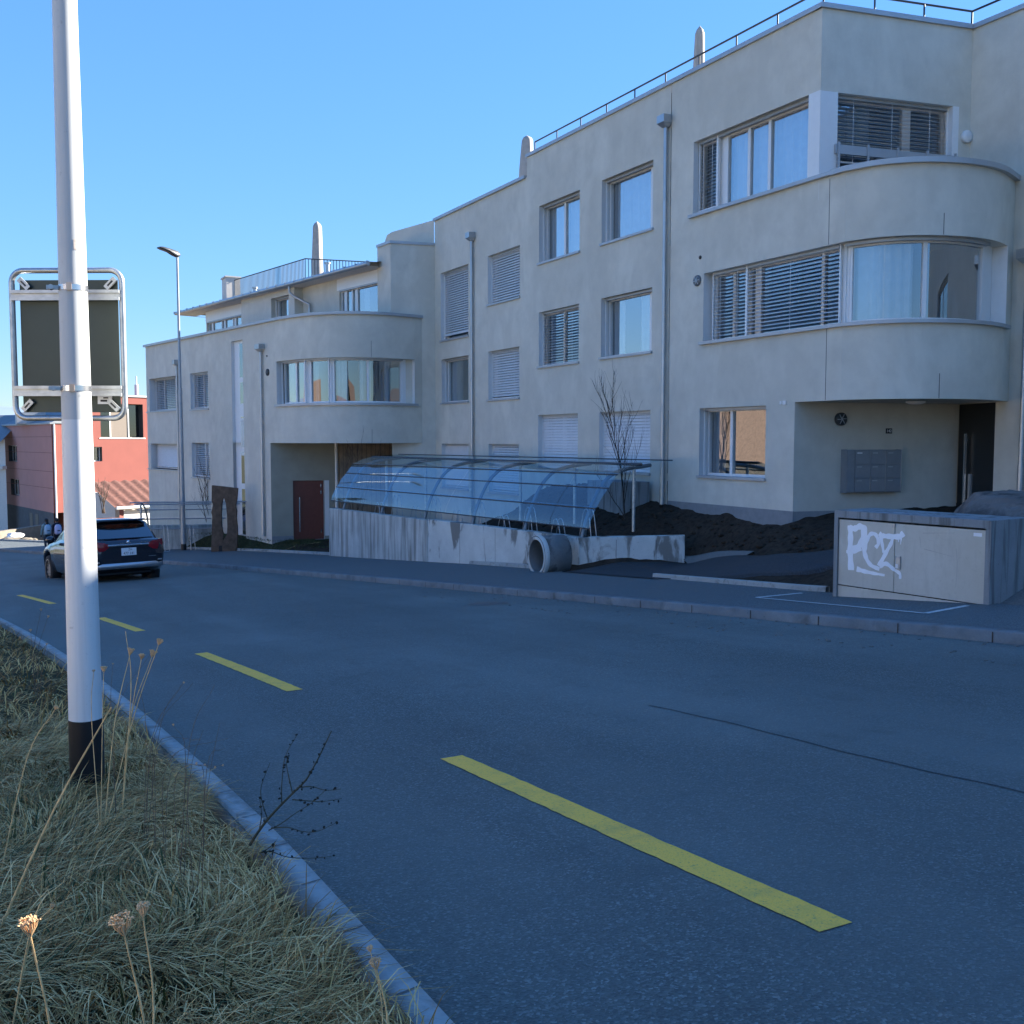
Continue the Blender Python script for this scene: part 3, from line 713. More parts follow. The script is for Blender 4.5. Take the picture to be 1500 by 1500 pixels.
# second-floor band
window(FD, .82, 1.42, 4.735, 6.23, flats, blind=.97, tilt=20, do_sill=False)
window(FD, 1.42, 4.13, 4.735, 6.23, flats, splits=(.05, .32, .54), wide=(.05,), curtains=((.06, .99),), do_sill=False)
window(FE, .36, 2.86, 4.3, 6.22, flats, splits=(.66,), wide=(.66,), blind=.62, tilt=20, do_sill=False, curtains=((0, .4),), cmat='cloth_grey')
mb = MB(); fbox(mb, FD, 4.13, 4.42, 4.735, 6.23, -.2, .006); mb.build('cladding', 'white', flats)
mb = MB(); fbox(mb, FE, -.0, .36, 4.3, 6.22, -.2, .006); mb.build('cladding', 'white', flats)
mb = MB(); fbox(mb, FE, 2.86, 3.0, 4.3, 6.22, -.24, -.0); mb.build('cladding', 'white', flats)
# balustrade bar across the terrace window
mb = MB()
fbox(mb, FE, .30, 2.98, 5.14, 5.30, .02, .05)
for u in (.36, .98, 1.62, 2.26, 2.9): fbox(mb, FE, u - .02, u + .02, 4.25, 5.34, .05, .075)
mb.build('balustrade', 'sheet', flats)
# entrance
mb = MB(); wall(mb, FDo, 0.02, FDo.len - .0, -1.6, .70, (), m=0); d_ = mb.build('door', 'black', flats)
mb = MB(); fbox(mb, FDo, .36, .405, -1.36, .13, .05, .09)
for z in (-1.2, 0.0): fbox(mb, FDo, .375, .39, z, z + .02, 0, .05)
mb.build('handle', 'steel', d_)
mb = MB(); fbox(mb, FDo, .44, .54, -1.25, -.65, .0, .03); mb.build('lock_plate', 'metal', d_)
# vents, lamps, number plate
def disc(fr, u, z, r, mat, name, parent, o=.03, ring=None):
    p, n = fr.at(u); Mx = Vector((n.x, n.y, 0)).to_track_quat('Z', 'Y').to_matrix().to_4x4()
    mb = MB(); mb.lathe([(0, 0), (r, 0), (r, o), (r * .93, o + .012), (0.0, o + .014)], fr.p(u, z), 28, 0, Mx)
    if ring:
        mb2 = MB(); 
        for k in range(6): 
            a = k * math.pi / 3; rr = r * .8
            mb2.obox(fr.p(u, z, o + .013) , Mx @ Vector((math.cos(a) * rr, math.sin(a) * rr, 0)), Mx @ Vector((-math.sin(a) * .012, math.cos(a) * .012, 0)), Mx @ Vector((0, 0, .012)))
        w = mb.build(name, mat, parent); mb2.build('grille_bar', ring, w); return w
    return mb.build(name, mat, parent)
disc(FD, .98, 3.34, .115, 'vent', 'vent', flats, .025, 'metal'); disc(FD, 1.06, 3.81, .04, 'black', 'vent_hole', flats, .005)
disc(FRc, .99, .40, .125, 'dark', 'vent', flats, .05, 'metal'); disc(FE, 3.16, 5.68, .115, 'white', 'wall_lamp', flats, .06)
mb = MB(); mb.lathe([(0, -.055), (.11, -.05), (.17, -.02), (.175, 0.)], (15.3, 13.2, .708), 24); mb.build('ceiling_lamp', 'white', flats)
mb = MB(); fbox(mb, FD, 3.53, 3.585, .68, .74, 0, .02); mb.build('switch_box', 'white', flats)
mb = MB(); fbox(mb, FD, 3.62, 3.70, .67, .745, 0, .03); mb.build('switch_box', 'white', flats)
mb = MB(); fbox(mb, FRc, 2.02, 2.16, .13, .23, 0, .012); npl = mb.build('number_plate', 'ink', flats)
pm, pn = FRc.at(2.09)
def face_mtx(fr, u, z, o):
    p, n = fr.at(u); zax = Vector((n.x, n.y, 0)); yax = Vector((0, 0, 1)); xax = yax.cross(zax)
    m = Matrix((xax, yax, zax)).transposed().to_4x4(); m.translation = fr.p(u, z, o); return m
text_mesh('numerals', '142', .075, face_mtx(FRc, 2.09, .178, .013), 'plate', npl)
# downpipes
downpipe(FC, yu(18.52), 6.86, -1.42, flats); downpipe(FC, yu(28.27), 6.09, -2.8, flats); downpipe(FH, 1.35, 3.25, -1.4, flats)
# window wall on the far right, seen edge-on
for hh in ((2.0, 3.6, -.6, .69), (4.5, 8, 2.05, 3.46), (4.5, 8, 4.72, 6.22)): window(FH, *hh, flats, splits=(.5,), curtains=((0, .3),))
# roof railing set back behind the coping
mb = MB()
def rail_run(pts, z0, z1, every):
    mb.tube([(x, y, z1) for x, y in pts], .022, 6)
    for (a, b) in zip(pts, pts[1:]):
        a = Vector(a); b = Vector(b); n = max(1, round((b - a).length / every))
        for k in range(n + 1):
            p = a.lerp(b, k / n); mb.tube([(p.x, p.y, z0), (p.x, p.y, z1)], .018, 5)
rail_run([(13.78, 24.8), (13.78, 14.16), (16.95, 13.56), (16.95, 4)], 7.6, 8.06, 1.25)
mb.build('railing', 'dark', flats)
# chimney on the roof at the right edge
mb = MB(); mb.box(18.2, 19.3, 11.2, 13.2, 7.4, 9.4); mb.build('chimney', 'housewhite', flats)

# ---- left wing
wing = thing('apartment_building', 'lower beige wing with rounded bay above a brown door and a set-back top storey', 'building', (8.5, 40, -3.45))
bayl = catmull([(9.15, 33.88), (9.56, 32.6), (10.1, 31.75), (10.85, 31.2), (11.7, 31.03), (12.5, 31.13), (13.14, 31.27)], 10)
FG = Fr([(6.74, 46.4)] + [tuple(p) for p in bayl])
UG = FG.L[1]
hg = [(.35, 3.95, 1.22, 2.60, .35), (4.94, 6.7, 1.2, 2.6), (8.86, 9.84, -5, 3.55, .12), (12.5, 18.1, 1.2, 2.62)]
hg2 = [(.35, 3.95, -1.2, -.14, .35), (4.94, 6.7, -1.44, -.05), (8.86, 9.84, -5, 3.55, .12)]
mb = MB(); wall(mb, FG, 0, FG.len, -.09, 4.0, hg)
wall(mb, FG, 0, 11.95, -5, -.09, [(h[0], h[1], h[2], min(h[3], -.09), .12) if h[0] > 8 else h for h in hg2])
mb.build('wall', ['stucco', 'reveal'], wing)
# left end and the shaded recess under the bay
FL = Fr([(12.6, 45.3), (6.74, 46.4)])
mb = MB(); q = [(6.74, 46.4), (12.64, 45.33)]
mb.face([(6.74, 46.4, -5), (12.64, 47.5, -5), (12.64, 47.5, 4), (6.74, 46.4, 4)]); mb.build('wall', 'stucco', wing)
rc = FG.p(11.95, 0); FR2 = Fr([(rc.x, rc.y), (rc.x + .984 * 2.2, rc.y - .179 * 2.2)])
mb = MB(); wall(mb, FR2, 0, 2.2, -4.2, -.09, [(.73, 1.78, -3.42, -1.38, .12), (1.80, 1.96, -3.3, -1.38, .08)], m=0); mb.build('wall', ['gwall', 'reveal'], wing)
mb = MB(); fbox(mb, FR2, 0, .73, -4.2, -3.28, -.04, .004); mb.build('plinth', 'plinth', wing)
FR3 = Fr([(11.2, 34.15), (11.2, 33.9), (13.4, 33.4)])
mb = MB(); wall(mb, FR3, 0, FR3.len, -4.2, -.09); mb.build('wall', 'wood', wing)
mb = MB()
for u in np.arange(.35, 2.4, .16): fbox(mb, FR3, u, u + .012, -4, -.1, -.01, .002)
mb.build('board_joint', 'dark', wing)
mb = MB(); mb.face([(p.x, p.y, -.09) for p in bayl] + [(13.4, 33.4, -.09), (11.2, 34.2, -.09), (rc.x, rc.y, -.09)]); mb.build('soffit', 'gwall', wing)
mb = MB(); fbox(mb, FR2, .74, 1.77, -3.42, -1.39, -.12, -.07); bd = mb.build('door', 'brown', wing)
mb = MB(); fbox(mb, FR2, .93, .965, -3.15, -1.95, -.03, .0)
for z in (-3.0, -2.1): fbox(mb, FR2, .94, .955, z, z + .02, -.07, -.03)
mb.build('handle', 'steel', bd)
for z in (-1.62, -1.85, -3.2): mb = MB(); fbox(mb, FR2, 1.67, 1.70, z, z + .12, -.07, -.05); mb.build('hinge', 'steel', bd)
mb = MB(); fbox(mb, FR2, 1.80, 1.96, -3.3, -1.38, -.08, .01); mb.build('door_frame', 'white', wing)
mb = MB(); mb.tube([(11.1, 34.0, -3.6), (11.1, 34.0, -.09)], .055, 14); mb.build('column', 'pale', wing)
mb = MB(); wall(mb, Fr([(11.18, 34.2), (11.6, 34.1)]), 0, .43, -4, -.09); mb.build('wall', 'plinth', wing)
# windows
window(FG, .45, 3.95, 1.22, 2.60, wing, splits=(.22, .60, .84), wide=(.60,), blind=.98, tilt=26, do_sill=False, d=.35, room=1)
window(FG, .45, 3.95, -1.2, -.14, wing, splits=(.75,), blind=.98, tilt=66, do_sill=False, d=.35, room=1)
mb = MB(); fbox(mb, FG, .0, 4.05, 1.175, 1.225, -.3, .05); mb.build('sill', 'sheet', wing)
mb = MB(); fbox(mb, FG, .0, 4.05, -1.25, -1.2, -.3, .05); mb.build('sill', 'sheet', wing)
window(FG, 4.94, 6.7, 1.2, 2.6, wing, splits=(.45,), blind=.98, tilt=26)
window(FG, 4.94, 6.7, -1.44, -.05, wing, splits=(.5,), blind=.98, tilt=26)
# narrow stair window: white back with a line of dark panes
mb = MB(); fbox(mb, FG, 8.86, 9.84, -5, 3.55, -.2, -.12); st = mb.build('window', 'white', wing)
for z0, z1 in ((2.25, 3.45), (1.32, 2.07), (-.25, .72), (.80, .84), (-1.55, -.4), (-3.4, -1.75)): mb = MB(); fbox(mb, FG, 9.32, 9.60, z0, z1, -.13, -.115); mb.build('pane', 'carglass', st)
window(FG, 12.62, 14.02, 1.2, 2.62, wing, splits=(.55,), curtains=((0, .4),), cmat='cloth_grey', do_sill=False)
window(FG, 14.02, 15.1, 1.2, 2.62, wing, splits=(.12,), wide=(.12,), curtains=((.14, .3),), cmat='cloth_grey', do_sill=False)
window(FG, 15.1, 17.75, 1.2, 2.62, wing, splits=(.04, .515), curtains=((.06, .22), (.40, .5), (.53, .58), (.78, .99)), do_sill=False, rail=False, room=1.6)
mb = MB(); fbox(mb, FG, 17.75, 18.1, 1.2, 2.62, -.26, -.22); mb.build('cladding', 'white', wing)
mb = MB(); fbox(mb, FG, 12.42, 18.2, 1.12, 1.19, -.24, .07); mb.build('sill', 'sheet', wing)
mb = MB()
for z0, z1 in ((-.08, .35), (2.64, 3.15)): fbox(mb, FG, 16.54, 16.55, z0, z1, -.01, .0025)
mb.build('plaster_joint', 'dark', wing)
coping(FG, -.08, FG.len, 4.0, wing, .09, .32, .06)
downpipe(FG, 3.72, 3.06, -3.4, wing, .24); downpipe(FG, 11.45, 3.12, -3.3, wing, .34)
disc(FG, 11.85, 2.30, .12, 'black', 'vent', wing, .02, 'vent'); disc(FG, 11.8, 2.85, .035, 'black', 'vent_hole', wing, .004)
mb = MB(); mb.face([(7.0, 46.3, 3.7)] + [(p.x + .1, p.y + .1, 3.7) for p in bayl] + [(14, 33, 3.7), (14, 47, 3.7)]); mb.build('terrace', 'conc_grey', wing)
# set-back top storey: plan line parallel to the facade
gx, gy = .189, -.982
def pp(u): return (9.40 + gx * u, 46.9 + gy * u)                     # u from its left end
FP1 = Fr([pp(0), pp(4.5)]); FP3 = Fr([pp(9.2), pp(15.0)])
off = (-.982 * .35, -.189 * .35)
FP2 = Fr([(pp(4.5)[0] + off[0], pp(4.5)[1] + off[1]), (pp(9.2)[0] + off[0], pp(9.2)[1] + off[1])])
mb = MB(); wall(mb, FP1, 0, 4.5, 3.6, 5.75, [(.1, 4.0, 3.9, 5.22, .1)]); wall(mb, FP2, 0, 4.7, 3.6, 5.75, [(2.75, 4.25, 3.9, 5.45, .3)]); wall(mb, FP3, 0, 5.8, 3.6, 5.75, [(2.75, 5.65, 3.8, 5.27, .1)])
for a, b in (((pp(4.5)), FP2.P[0]), (FP2.P[1], pp(9.2))): mb.face([(a[0], a[1], 3.6), (b[0], b[1], 3.6), (b[0], b[1], 5.75), (a[0], a[1], 5.75)])
mb.face([(pp(0)[0] + 5.5, pp(0)[1] + 1, 3.6), (*pp(0), 3.6), (*pp(0), 5.75), (pp(0)[0] + 5.5, pp(0)[1] + 1, 5.75)])
mb.build('wall', ['stucco', 'stucco'], wing)
window(FP1, .1, 4.0, 3.9, 5.22, wing, d=.1, rail=False, splits=(.1, .36, .44, .66, .72), wide=(.1, .44, .72), curtains=((.1, .2),), do_sill=False)
mb = MB(); fbox(mb, FP1, -.02, 4.05, 5.22, 5.66, -.05, .012); mb.build('cladding', 'white', wing)
mb = MB(); fbox(mb, FP3, 2.6, 5.78, 5.27, 5.66, -.05, .012); mb.build('cladding', 'white', wing)
window(FP2, 2.75, 4.25, 3.9, 5.45, wing, splits=(.62,), curtains=((0, .5),), cmat='cloth_grey', do_sill=False, d=.3)
window(FP3, 2.75, 5.65, 3.8, 5.27, wing, d=.1, rail=False, splits=(.10, .26, .36, .9), wide=(.10, .36), curtains=((.4, .55),), cmat='cloth_grey', do_sill=False)
disc(FP2, 1.3, 4.55, .07, 'white', 'wall_lamp', wing, .03)
# roof: overhanging eaves, hipped low pitch, gutter
e0, e1 = Vector(pp(-1.9)), Vector(pp(15.05)); nv = Vector((-.982, -.189)); ov = .62
a, b = e0 + nv * ov, e1 + nv * ov; inn = -nv * 5.2
mb = MB()
zr_, ze = 6.15, 5.76
A, B, Cc, D = (a.x, a.y, ze), (b.x, b.y, ze), (b.x + inn.x, b.y + inn.y, zr_ + .6), (a.x + inn.x + gx * 4.2, a.y + inn.y + gy * 4.2, zr_ + .6)
mb.face([A, B, Cc, D]); mb.face([A, D, (a.x + inn.x, a.y + inn.y + .4, ze)])
Al, Bl = (a.x, a.y, ze - .1), (b.x, b.y, ze - .1)
mb.face([A, Al, Bl, B]); mb.build('roof', 'roofgrey', wing)
mb = MB(); w0 = e0 + nv * -.3; w1 = e1 + nv * -.3
mb.face([Al, (w0.x, w0.y, 5.68), (w1.x, w1.y, 5.68), Bl]); mb.face([(w0.x, w0.y, 5.68), Al, (a.x + inn.x, a.y + inn.y, ze - .1)]); mb.build('eaves_soffit', 'housewhite', wing)
mb = MB(); mb.tube([(a.x - .03, a.y, ze - .03), (b.x - .03, b.y, ze - .03)], .075, 10)
for k in range(24): p = a.lerp(b, k / 23); mb.box(p.x - .115, p.x - .02, p.y - .015, p.y + .015, ze - .06, ze + .055)
gt = mb.build('gutter', 'metal', wing)
pq = Vector(pp(9.3)) + nv * .6; p2 = Vector(pp(9.9)) + nv * .1
mb = MB(); mb.tube([(pq.x, pq.y, 5.7), (pq.x, pq.y, 5.45), (pq.x + .15, pq.y - .06, 5.3), (p2.x, p2.y, 4.98), (p2.x, p2.y, 4.8), (p2.x, p2.y, 3.8)], .05, 10); mb.build('downpipe', 'metal', wing)
# roof terrace railing of thin bars
mb = MB(); rc0 = Vector((10.62, 46.6)); rc1 = Vector((11.84, 39.85)); rc2 = Vector((14.6, 39.35))
for p0, p1 in ((rc0, rc1), (rc1, rc2)):
    mb.tube([(p0.x, p0.y, 7.11), (p1.x, p1.y, 7.11)], .022, 6); mb.tube([(p0.x, p0.y, 6.2), (p1.x, p1.y, 6.2)], .018, 6)
    n = int((p1 - p0).length / .12)
    for k in range(n + 1): p = p0.lerp(p1, k / n); mb.tube([(p.x, p.y, 5.9), (p.x, p.y, 7.11)], .014, 4, cap=False)
mb.build('railing', 'dark', wing)
mb = MB(); mb.box(10.25, 10.85, 46.6, 47.5, 5.7, 7.22); mb.box(10.2, 10.9, 46.55, 47.55, 7.22, 7.28); mb.build('chimney', 'housewhite', wing)
for x, y, t in ((10.75, 43.5, 6.35), (12.6, 39.4, 6.9)): mb = MB(); mb.tube([(x, y, 5.8), (x, y, t)], .09, 10); mb.tube([(x, y, t), (x, y, t + .06)], .12, 10); mb.build('vent_pipe', 'metal', wing)
mb = MB(); mb.box(11.2, 24, 35.6, 46.2, -4.5, 3.6); mb.box(13.6, 24, 36, 46.0, 3.6, 5.3); mb.build('back_wall', 'stucco_shadow', wing)

# closed parasols on the roofs
def parasol(label, x, y, z0, z1, r):
    t = thing('parasol', label, 'parasol', (x, y, z0), 'closed parasols on the roof terraces')
    mb = MB(); mb.tube([(x, y, z0), (x, y, z0 + .5)], .03, 8); mb.build('pole', 'metal', t)
    mb = MB(); rows = []
    for k in range(25):
        f = k / 24; rr = r * (1 - .36 * f) * (1 if f < .9 else max(.05, 1 - ((f - .9) / .1) ** 2.5)); row = []
        for j in range(16):
            an = 2 * math.pi * j / 16; q = rr * (1 + .13 * math.cos(an * 5 + f * 2)); row.append((x + q * math.cos(an) + .03 * f, y + q * math.sin(an), z0 + .35 + (z1 - z0 - .35) * f))
        rows.append(row)
    mb.grid(rows, 0, True, True); mb.build('cover', 'parasol', t)
parasol('closed beige parasol behind the roof railing of the tall right section', 15.5, 19.95, 7.3, 9.75, .155)
parasol('tallest closed parasol, beside the barred railing above the lower wing', 13.0, 42.1, 6.0, 9.08, .26)
parasol('closed pale parasol where the roof steps down, at the railing end', 14.3, 26.25, 6.9, 8.68, .22)

# mailboxes in the entrance recess
t = thing('mailbox_bank', 'grey bank of nine mailboxes on the entrance wall', 'mailboxes', tuple(FRc.p(1.6, -1.0)))
mb = MB(); fbox(mb, FRc, 1.03, 2.26, -.99, -.18, .0, .18); mb.build('housing', 'mailbox', t, .006)
mb = MB(); fbox(mb, FRc, 1.05, 1.19, -.97, -.2, .18, .188); mb.build('side_panel', 'mailbox', t)
for r_ in range(3):
    for c in range(3):
        u0 = 1.21 + c * .347; z0 = -.975 + r_ * .262
        mb = MB(); fbox(mb, FRc, u0, u0 + .337, z0, z0 + .25, .181, .196); dd_ = mb.build('mailbox_door', 'mailbox', t, .004)
        mb = MB(); fbox(mb, FRc, u0 + .04, u0 + .15, z0 + .20, z0 + .222, .196, .199); mb.build('name_tag', 'plate' if (r_ == 2 and c == 0) else 'metal', dd_)

# ------------------------------------------------------------------ bicycle shelters and concrete walls
W0 = Vector((10.85, 17.67)); DW = Vector((-.1318, .9913)).normalized(); NW = Vector((DW.y, -DW.x))
def Q(a, w, z): p = W0 + DW * a + NW * w; return Vector((p.x, p.y, z))
def wallblock(name, a0, a1, w0, w1, ztop, zb, mat, label):
    mb = MB(); n = 8
    mb.hexa([Q(a0, w0, zb), Q(a1, w0, zb), Q(a1, w1, zb), Q(a0, w1, zb), Q(a0, w0, ztop), Q(a1, w0, ztop), Q(a1, w1, ztop), Q(a0, w1, ztop)])
    o = mb.build(name, mat, None, .012); tag(o, label, 'wall'); return o
w = wallblock('concrete_wall', 6.02, 11.72, 0, .24, -2.0, -4.1, 'conc_streak', 'dark streaked concrete wall under the left half of the glass bike shelter')
for a in (10.9,):
    mb = MB(); mb.obox(Q(a, -.002, -3.9), Q(a + .01, -.002, -3.9) - Q(a, -.002, -3.9), Q(0, .004, 0) - Q(0, 0, 0), (0, 0, 1.88)); mb.build('form_joint', 'dark', w)
w = wallblock('concrete_wall', -.0, 5.99, 0, .24, -1.97, -3.6, 'conc', 'pale stained concrete wall under the right half of the glass bike shelter')
for a in (4.5, 3.0, 1.5):
    mb = MB(); mb.obox(Q(a, -.002, -3.4), Q(a + .008, -.002, 0) - Q(a, -.002, 0), Q(0, .004, 0) - Q(0, 0, 0), (0, 0, 1.4)); mb.build('form_joint', 'dark', w)
c0 = Vector((10.85, 17.665)); c1 = Vector((12.55, 16.4)); dv = (c1 - c0).normalized(); nn = Vector((-dv.y, dv.x))
mb = MB(); pts = [c0 + dv * .005, c1, c1 + nn * .24, c0 + nn * .24 + dv * .28]
mb.prism([(p.x, p.y) for p in pts], -3.2, lambda x, y: -1.972 + .072 * min(1, max(0, (x - 10.85) / 1.7))); w = mb.build('concrete_wall', 'conc', None, .012); tag(w, 'short low concrete wall running back beside the new black path', 'wall')
for f in (.75, 1.55):
    p = c0 + dv * f - nn * .002; mb = MB(); mb.obox((p.x, p.y, -3.0), (dv.x * .008, dv.y * .008, 0), (nn.x * .004, nn.y * .004, 0), (0, 0, 1.0)); mb.build('form_joint', 'dark', w)

PROF = [(.02, -1.98), (.12, -1.60), (.30, -1.22), (.52, -.88), (.80, -.65), (1.10, -.55), (1.45, -.50), (1.9, -.46), (2.25, -.43)]
def shelter(label, ribs, a0, a1, Qf, panes_dz=0., footz=-1.98, postz=-1.98, hoops=()):
    t = thing('bike_shelter', label, 'bike shelter', tuple(Qf((a0 + a1) / 2, .8, footz)), 'glass bike shelters')
    for a in ribs:
        mb = MB(); pts = [Qf(a, w, z) for w, z in [(.10, footz)] + [(x + .07, y - .07) for x, y in PROF[1:-1]]]
        mb.tube(catmull(pts, 3), .042, 8); mb.build('rib', 'rib_grey', t)
        mb = MB(); mb.tube([Qf(a, 1.5, postz), Qf(a, 1.5, -.52)], .036, 10); mb.build('post', 'galv', t)
    gp = [(.03, -1.77), (.06, -1.62), (.22, -1.34)], [(.20, -1.37), (.38, -1.12), (.55, -.95)], [(.53, -.97), (.66, -.80), (.80, -.67)], [(.76, -.70), (1.05, -.57), (1.40, -.49)], [(1.36, -.505), (1.8, -.455), (2.3, -.425)]
    cuts = sorted([a0] + [(x + y) / 2 for x, y in zip(ribs, ribs[1:])][::2] + [a1])
    for i, pr in enumerate(gp):
        mb = MB()
        for x, y in zip(cuts, cuts[1:]):
            mb.grid([[Qf(x + .006, w, z) for w, z in pr], [Qf(y - .006, w, z) for w, z in pr]], 0, True)
        mb.build('glass_pane', 'roofglass', t)
        mb = MB(); w, z = pr[0]; mb.tube([Qf(a0, w - .005, z), Qf(a1, w - .005, z)], .014, 6)
        if i == 4: mb.tube([Qf(a0, 1.42, -.50), Qf(a1, 1.42, -.50)], .03, 8); mb.tube([Qf(a0, 2.3, -.425), Qf(a1, 2.3, -.425)], .014, 6)
        mb.build('rail', 'dark', t)
    return t
RIBS = [0.02, 2.0, 4.1, 6.3, 8.6, 10.9]
shelter('curved glass bike shelter standing on the long concrete wall', RIBS, -.3, 11.6, Q, footz=-1.98)
def hoop(x, y, z, hgt, label, first=[None]):
    if first[0] is None:
        t = thing('bike_stand', label, 'bike stand', (0, 0, 0), 'bike stands in the shelters')
        mb = MB()
        for sx in (-.07, .07):
            pts = [(sx * 1.2, -.22, 0), (sx, -.10, .75), (sx, -.02, .98), (sx * .9, .06, 1.0), (sx, .14, .85), (sx * 1.6, .34, 0)]
            mb.tube(catmull(pts, 5), .012, 6)
        mb.tube([(-.084, -.22, .02), (.084, -.22, .02)], .012, 6); mb.build('hoop', 'galv', t)
        mb = MB(); mb.box(-.3, .3, -.26, -.2, 0, .02); mb.build('base_rail', 'galv', t)
        first[0] = t
        o = t
    else: o = copy_tree(first[0]); o['label'] = label
    o.location = (x, y, z); o.rotation_euler = (0, 0, math.atan2(DW.y, DW.x) - math.pi / 2); o.scale = (1, 1, hgt); return o
LBL = 'galvanised bike stand under the long glass shelter'
for i, a in enumerate(np.arange(.75, 11.2, 1.05)):
    p = Q(a, .9, 0); hoop(p.x, p.y, -2.62 - .03 * i if i < 2 else -2.7, 1.15 if i % 2 == 0 else .9, LBL)
# second shelter, seen through the first one's end, behind the lamp
S2 = Vector((10.15, 36.4)); D2 = Vector((-.95, .31)).normalized(); B2 = Vector((.31, .95)).normalized()
def Q2(a, w, z): p = S2 + D2 * a + B2 * w; return Vector((p.x, p.y, z))
t2 = thing('bike_shelter', 'low glass bike shelter behind the rusty steel sculpture', 'bike shelter', (8, 38, -3.9), 'glass bike shelters')
for a in (.25, 2.75, 5.2):
    mb = MB(); mb.tube(catmull([Q2(a, w, z) for w, z in [(.0, -2.2), (.5, -2.28), (1.0, -2.5), (1.35, -2.85), (1.55, -3.25), (1.6, -3.9)]], 4), .032, 8); mb.build('rib', 'lampgrey', t2)
    mb = MB(); mb.tube([Q2(a, .12, -4.1), Q2(a, .12, -2.2)], .036, 10); mb.build('post', 'galv', t2)
for z, w in ((-2.18, -.25), (-2.2, .1), (-2.3, .55), (-2.52, 1.05), (-2.88, 1.4), (-3.26, 1.58)):
    mb = MB(); mb.tube([Q2(-.45, w, z), Q2(5.5, w, z)], .022, 6); mb.build('rail', 'lampgrey', t2)
for pr in ([(-.3, -2.17), (.1, -2.19), (.56, -2.29)], [(.57, -2.28), (.85, -2.4), (1.06, -2.5)], [(1.08, -2.51), (1.28, -2.7), (1.42, -2.86)], [(1.44, -2.88), (1.55, -3.05), (1.62, -3.26)]):
    mb = MB(); mb.grid([[Q2(-.4, w, z + .03) for w, z in pr], [Q2(5.45, w, z + .03) for w, z in pr]], 0, True); mb.build('glass_pane', 'clearglass', t2)
for i, a in enumerate((.9, 1.8, 2.7, 3.6, 4.5)):
    p = Q2(a, .8, 0); hoop(p.x, p.y, -4.02, .95, 'galvanised bike stand in the low shelter behind the sculpture')
a, b = S2 + D2 * -.3 + B2 * 1.75, S2 + D2 * 5.9 + B2 * 1.9; d2 = (b - a).normalized()
mb = MB(); mb.obox((a.x, a.y, -4.4), ((b - a).x, (b - a).y, 0), (-d2.y * -.2, d2.x * -.2, 0), (0, 0, 1.25)); o = mb.build('concrete_wall', 'conc_streak', None, .01); tag(o, 'stained concrete wall at the back of the low shelter', 'wall')
mb = MB(); mb.box(12.75, 13.5, 18.95, 20.4, -2.2, -.93); o = mb.build('concrete_wall', 'conc_grey', None, .01); tag(o, 'small grey light-well wall behind the sapling, at the foot of the facade', 'wall')

# concrete pipe lying before the wall
t = thing('concrete_pipe', 'short grey concrete drain pipe lying against the pale wall', 'pipe', (10.3, 17.95, -2.75))
ax = Vector((-.992, .05, 0.0)).normalized(); Mx = ax.to_track_quat('Z', 'Y').to_matrix().to_4x4(); pc = Vector((10.02, 17.95, -2.33)) - ax * .30
mb = MB(); mb.lathe([(.33, .30), (.405, .30), (.415, .24), (.415, -.30), (.34, -.30), (.33, .30)], pc, 40, 0, Mx); mb.build('barrel', 'pipe', t)
mb = MB(); mb.lathe([(.41, .302), (.428, .30), (.428, .22), (.414, .20)], pc, 40, 0, Mx); mb.lathe([(.335, .305), (.385, .312), (.39, .302)], pc, 40, 0, Mx); mb.build('socket_rim', 'conc', t)

# ------------------------------------------------------------------ utility cabinet with graffiti
t = thing('utility_cabinet', 'concrete utility cabinet with two tagged metal doors on the sidewalk', 'utility cabinet', (10.2, 8.6, -2))
FK = Fr([(9.80, 9.69), (10.03, 7.57)]); KW = FK.len; ztop = -.895
def gz(u): return -2.10 + .19 * u / KW
mb = MB()
fbox(mb, FK, 0, KW, -.985, ztop, -.80, 0.); fbox(mb, FK, 0, .055, -2.3, -.985, -.80, 0.); fbox(mb, FK, KW - .065, KW, -2.3, -.985, -.80, 0.); fbox(mb, FK, .055, KW - .065, -2.3, -.985, -.80, -.72)
mb.build('housing', 'conc_grey', t, .008)
mb = MB(); lo = []; 
pz = lambda u: -1.85
for u in (.055, KW - .065): lo.append([FK.p(u, -2.35, -.03), FK.p(u, pz(u) - .012, -.03)])
mb.face([lo[0][0], lo[1][0], lo[1][1], lo[0][1]]); mb.build('base_panel', 'boxdoor', t)
um = .885
for a, b in ((.062, um - .004), (um + .004, KW - .072)):
    mb = MB(); p = [FK.p(a, pz(a), -.05), FK.p(b, pz(b), -.05), FK.p(b, pz(b), -.022), FK.p(a, pz(a), -.022)]; q = [FK.p(a, -1.01, -.05), FK.p(b, -1.01, -.05), FK.p(b, -1.01, -.022), FK.p(a, -1.01, -.022)]
    mb.hexa(p + q); dr = mb.build('door', 'boxdoor', t, .004)
    if a < .5: dleft = dr
    else: dright = dr
mb = MB(); fbox(mb, FK, um + .03, um + .095, -1.56, -1.41, -.022, .0); lk = mb.build('lock', 'metal', dright, .004)
mb = MB(); fbox(mb, FK, um + .036, um + .07, -1.55, -1.50, .0, .004); mb.build('key_cover', 'plate', lk)
mb = MB(); fbox(mb, FK, KW - .22, KW - .12, -1.085, -1.045, -.022, -.018); mb.build('badge', 'plate', dright)
mb = MB(); fbox(mb, FK, um - .03, um + .006, -1.06, -1.012, -.02, -.004); mb.build('door_stop', 'metal', dleft)
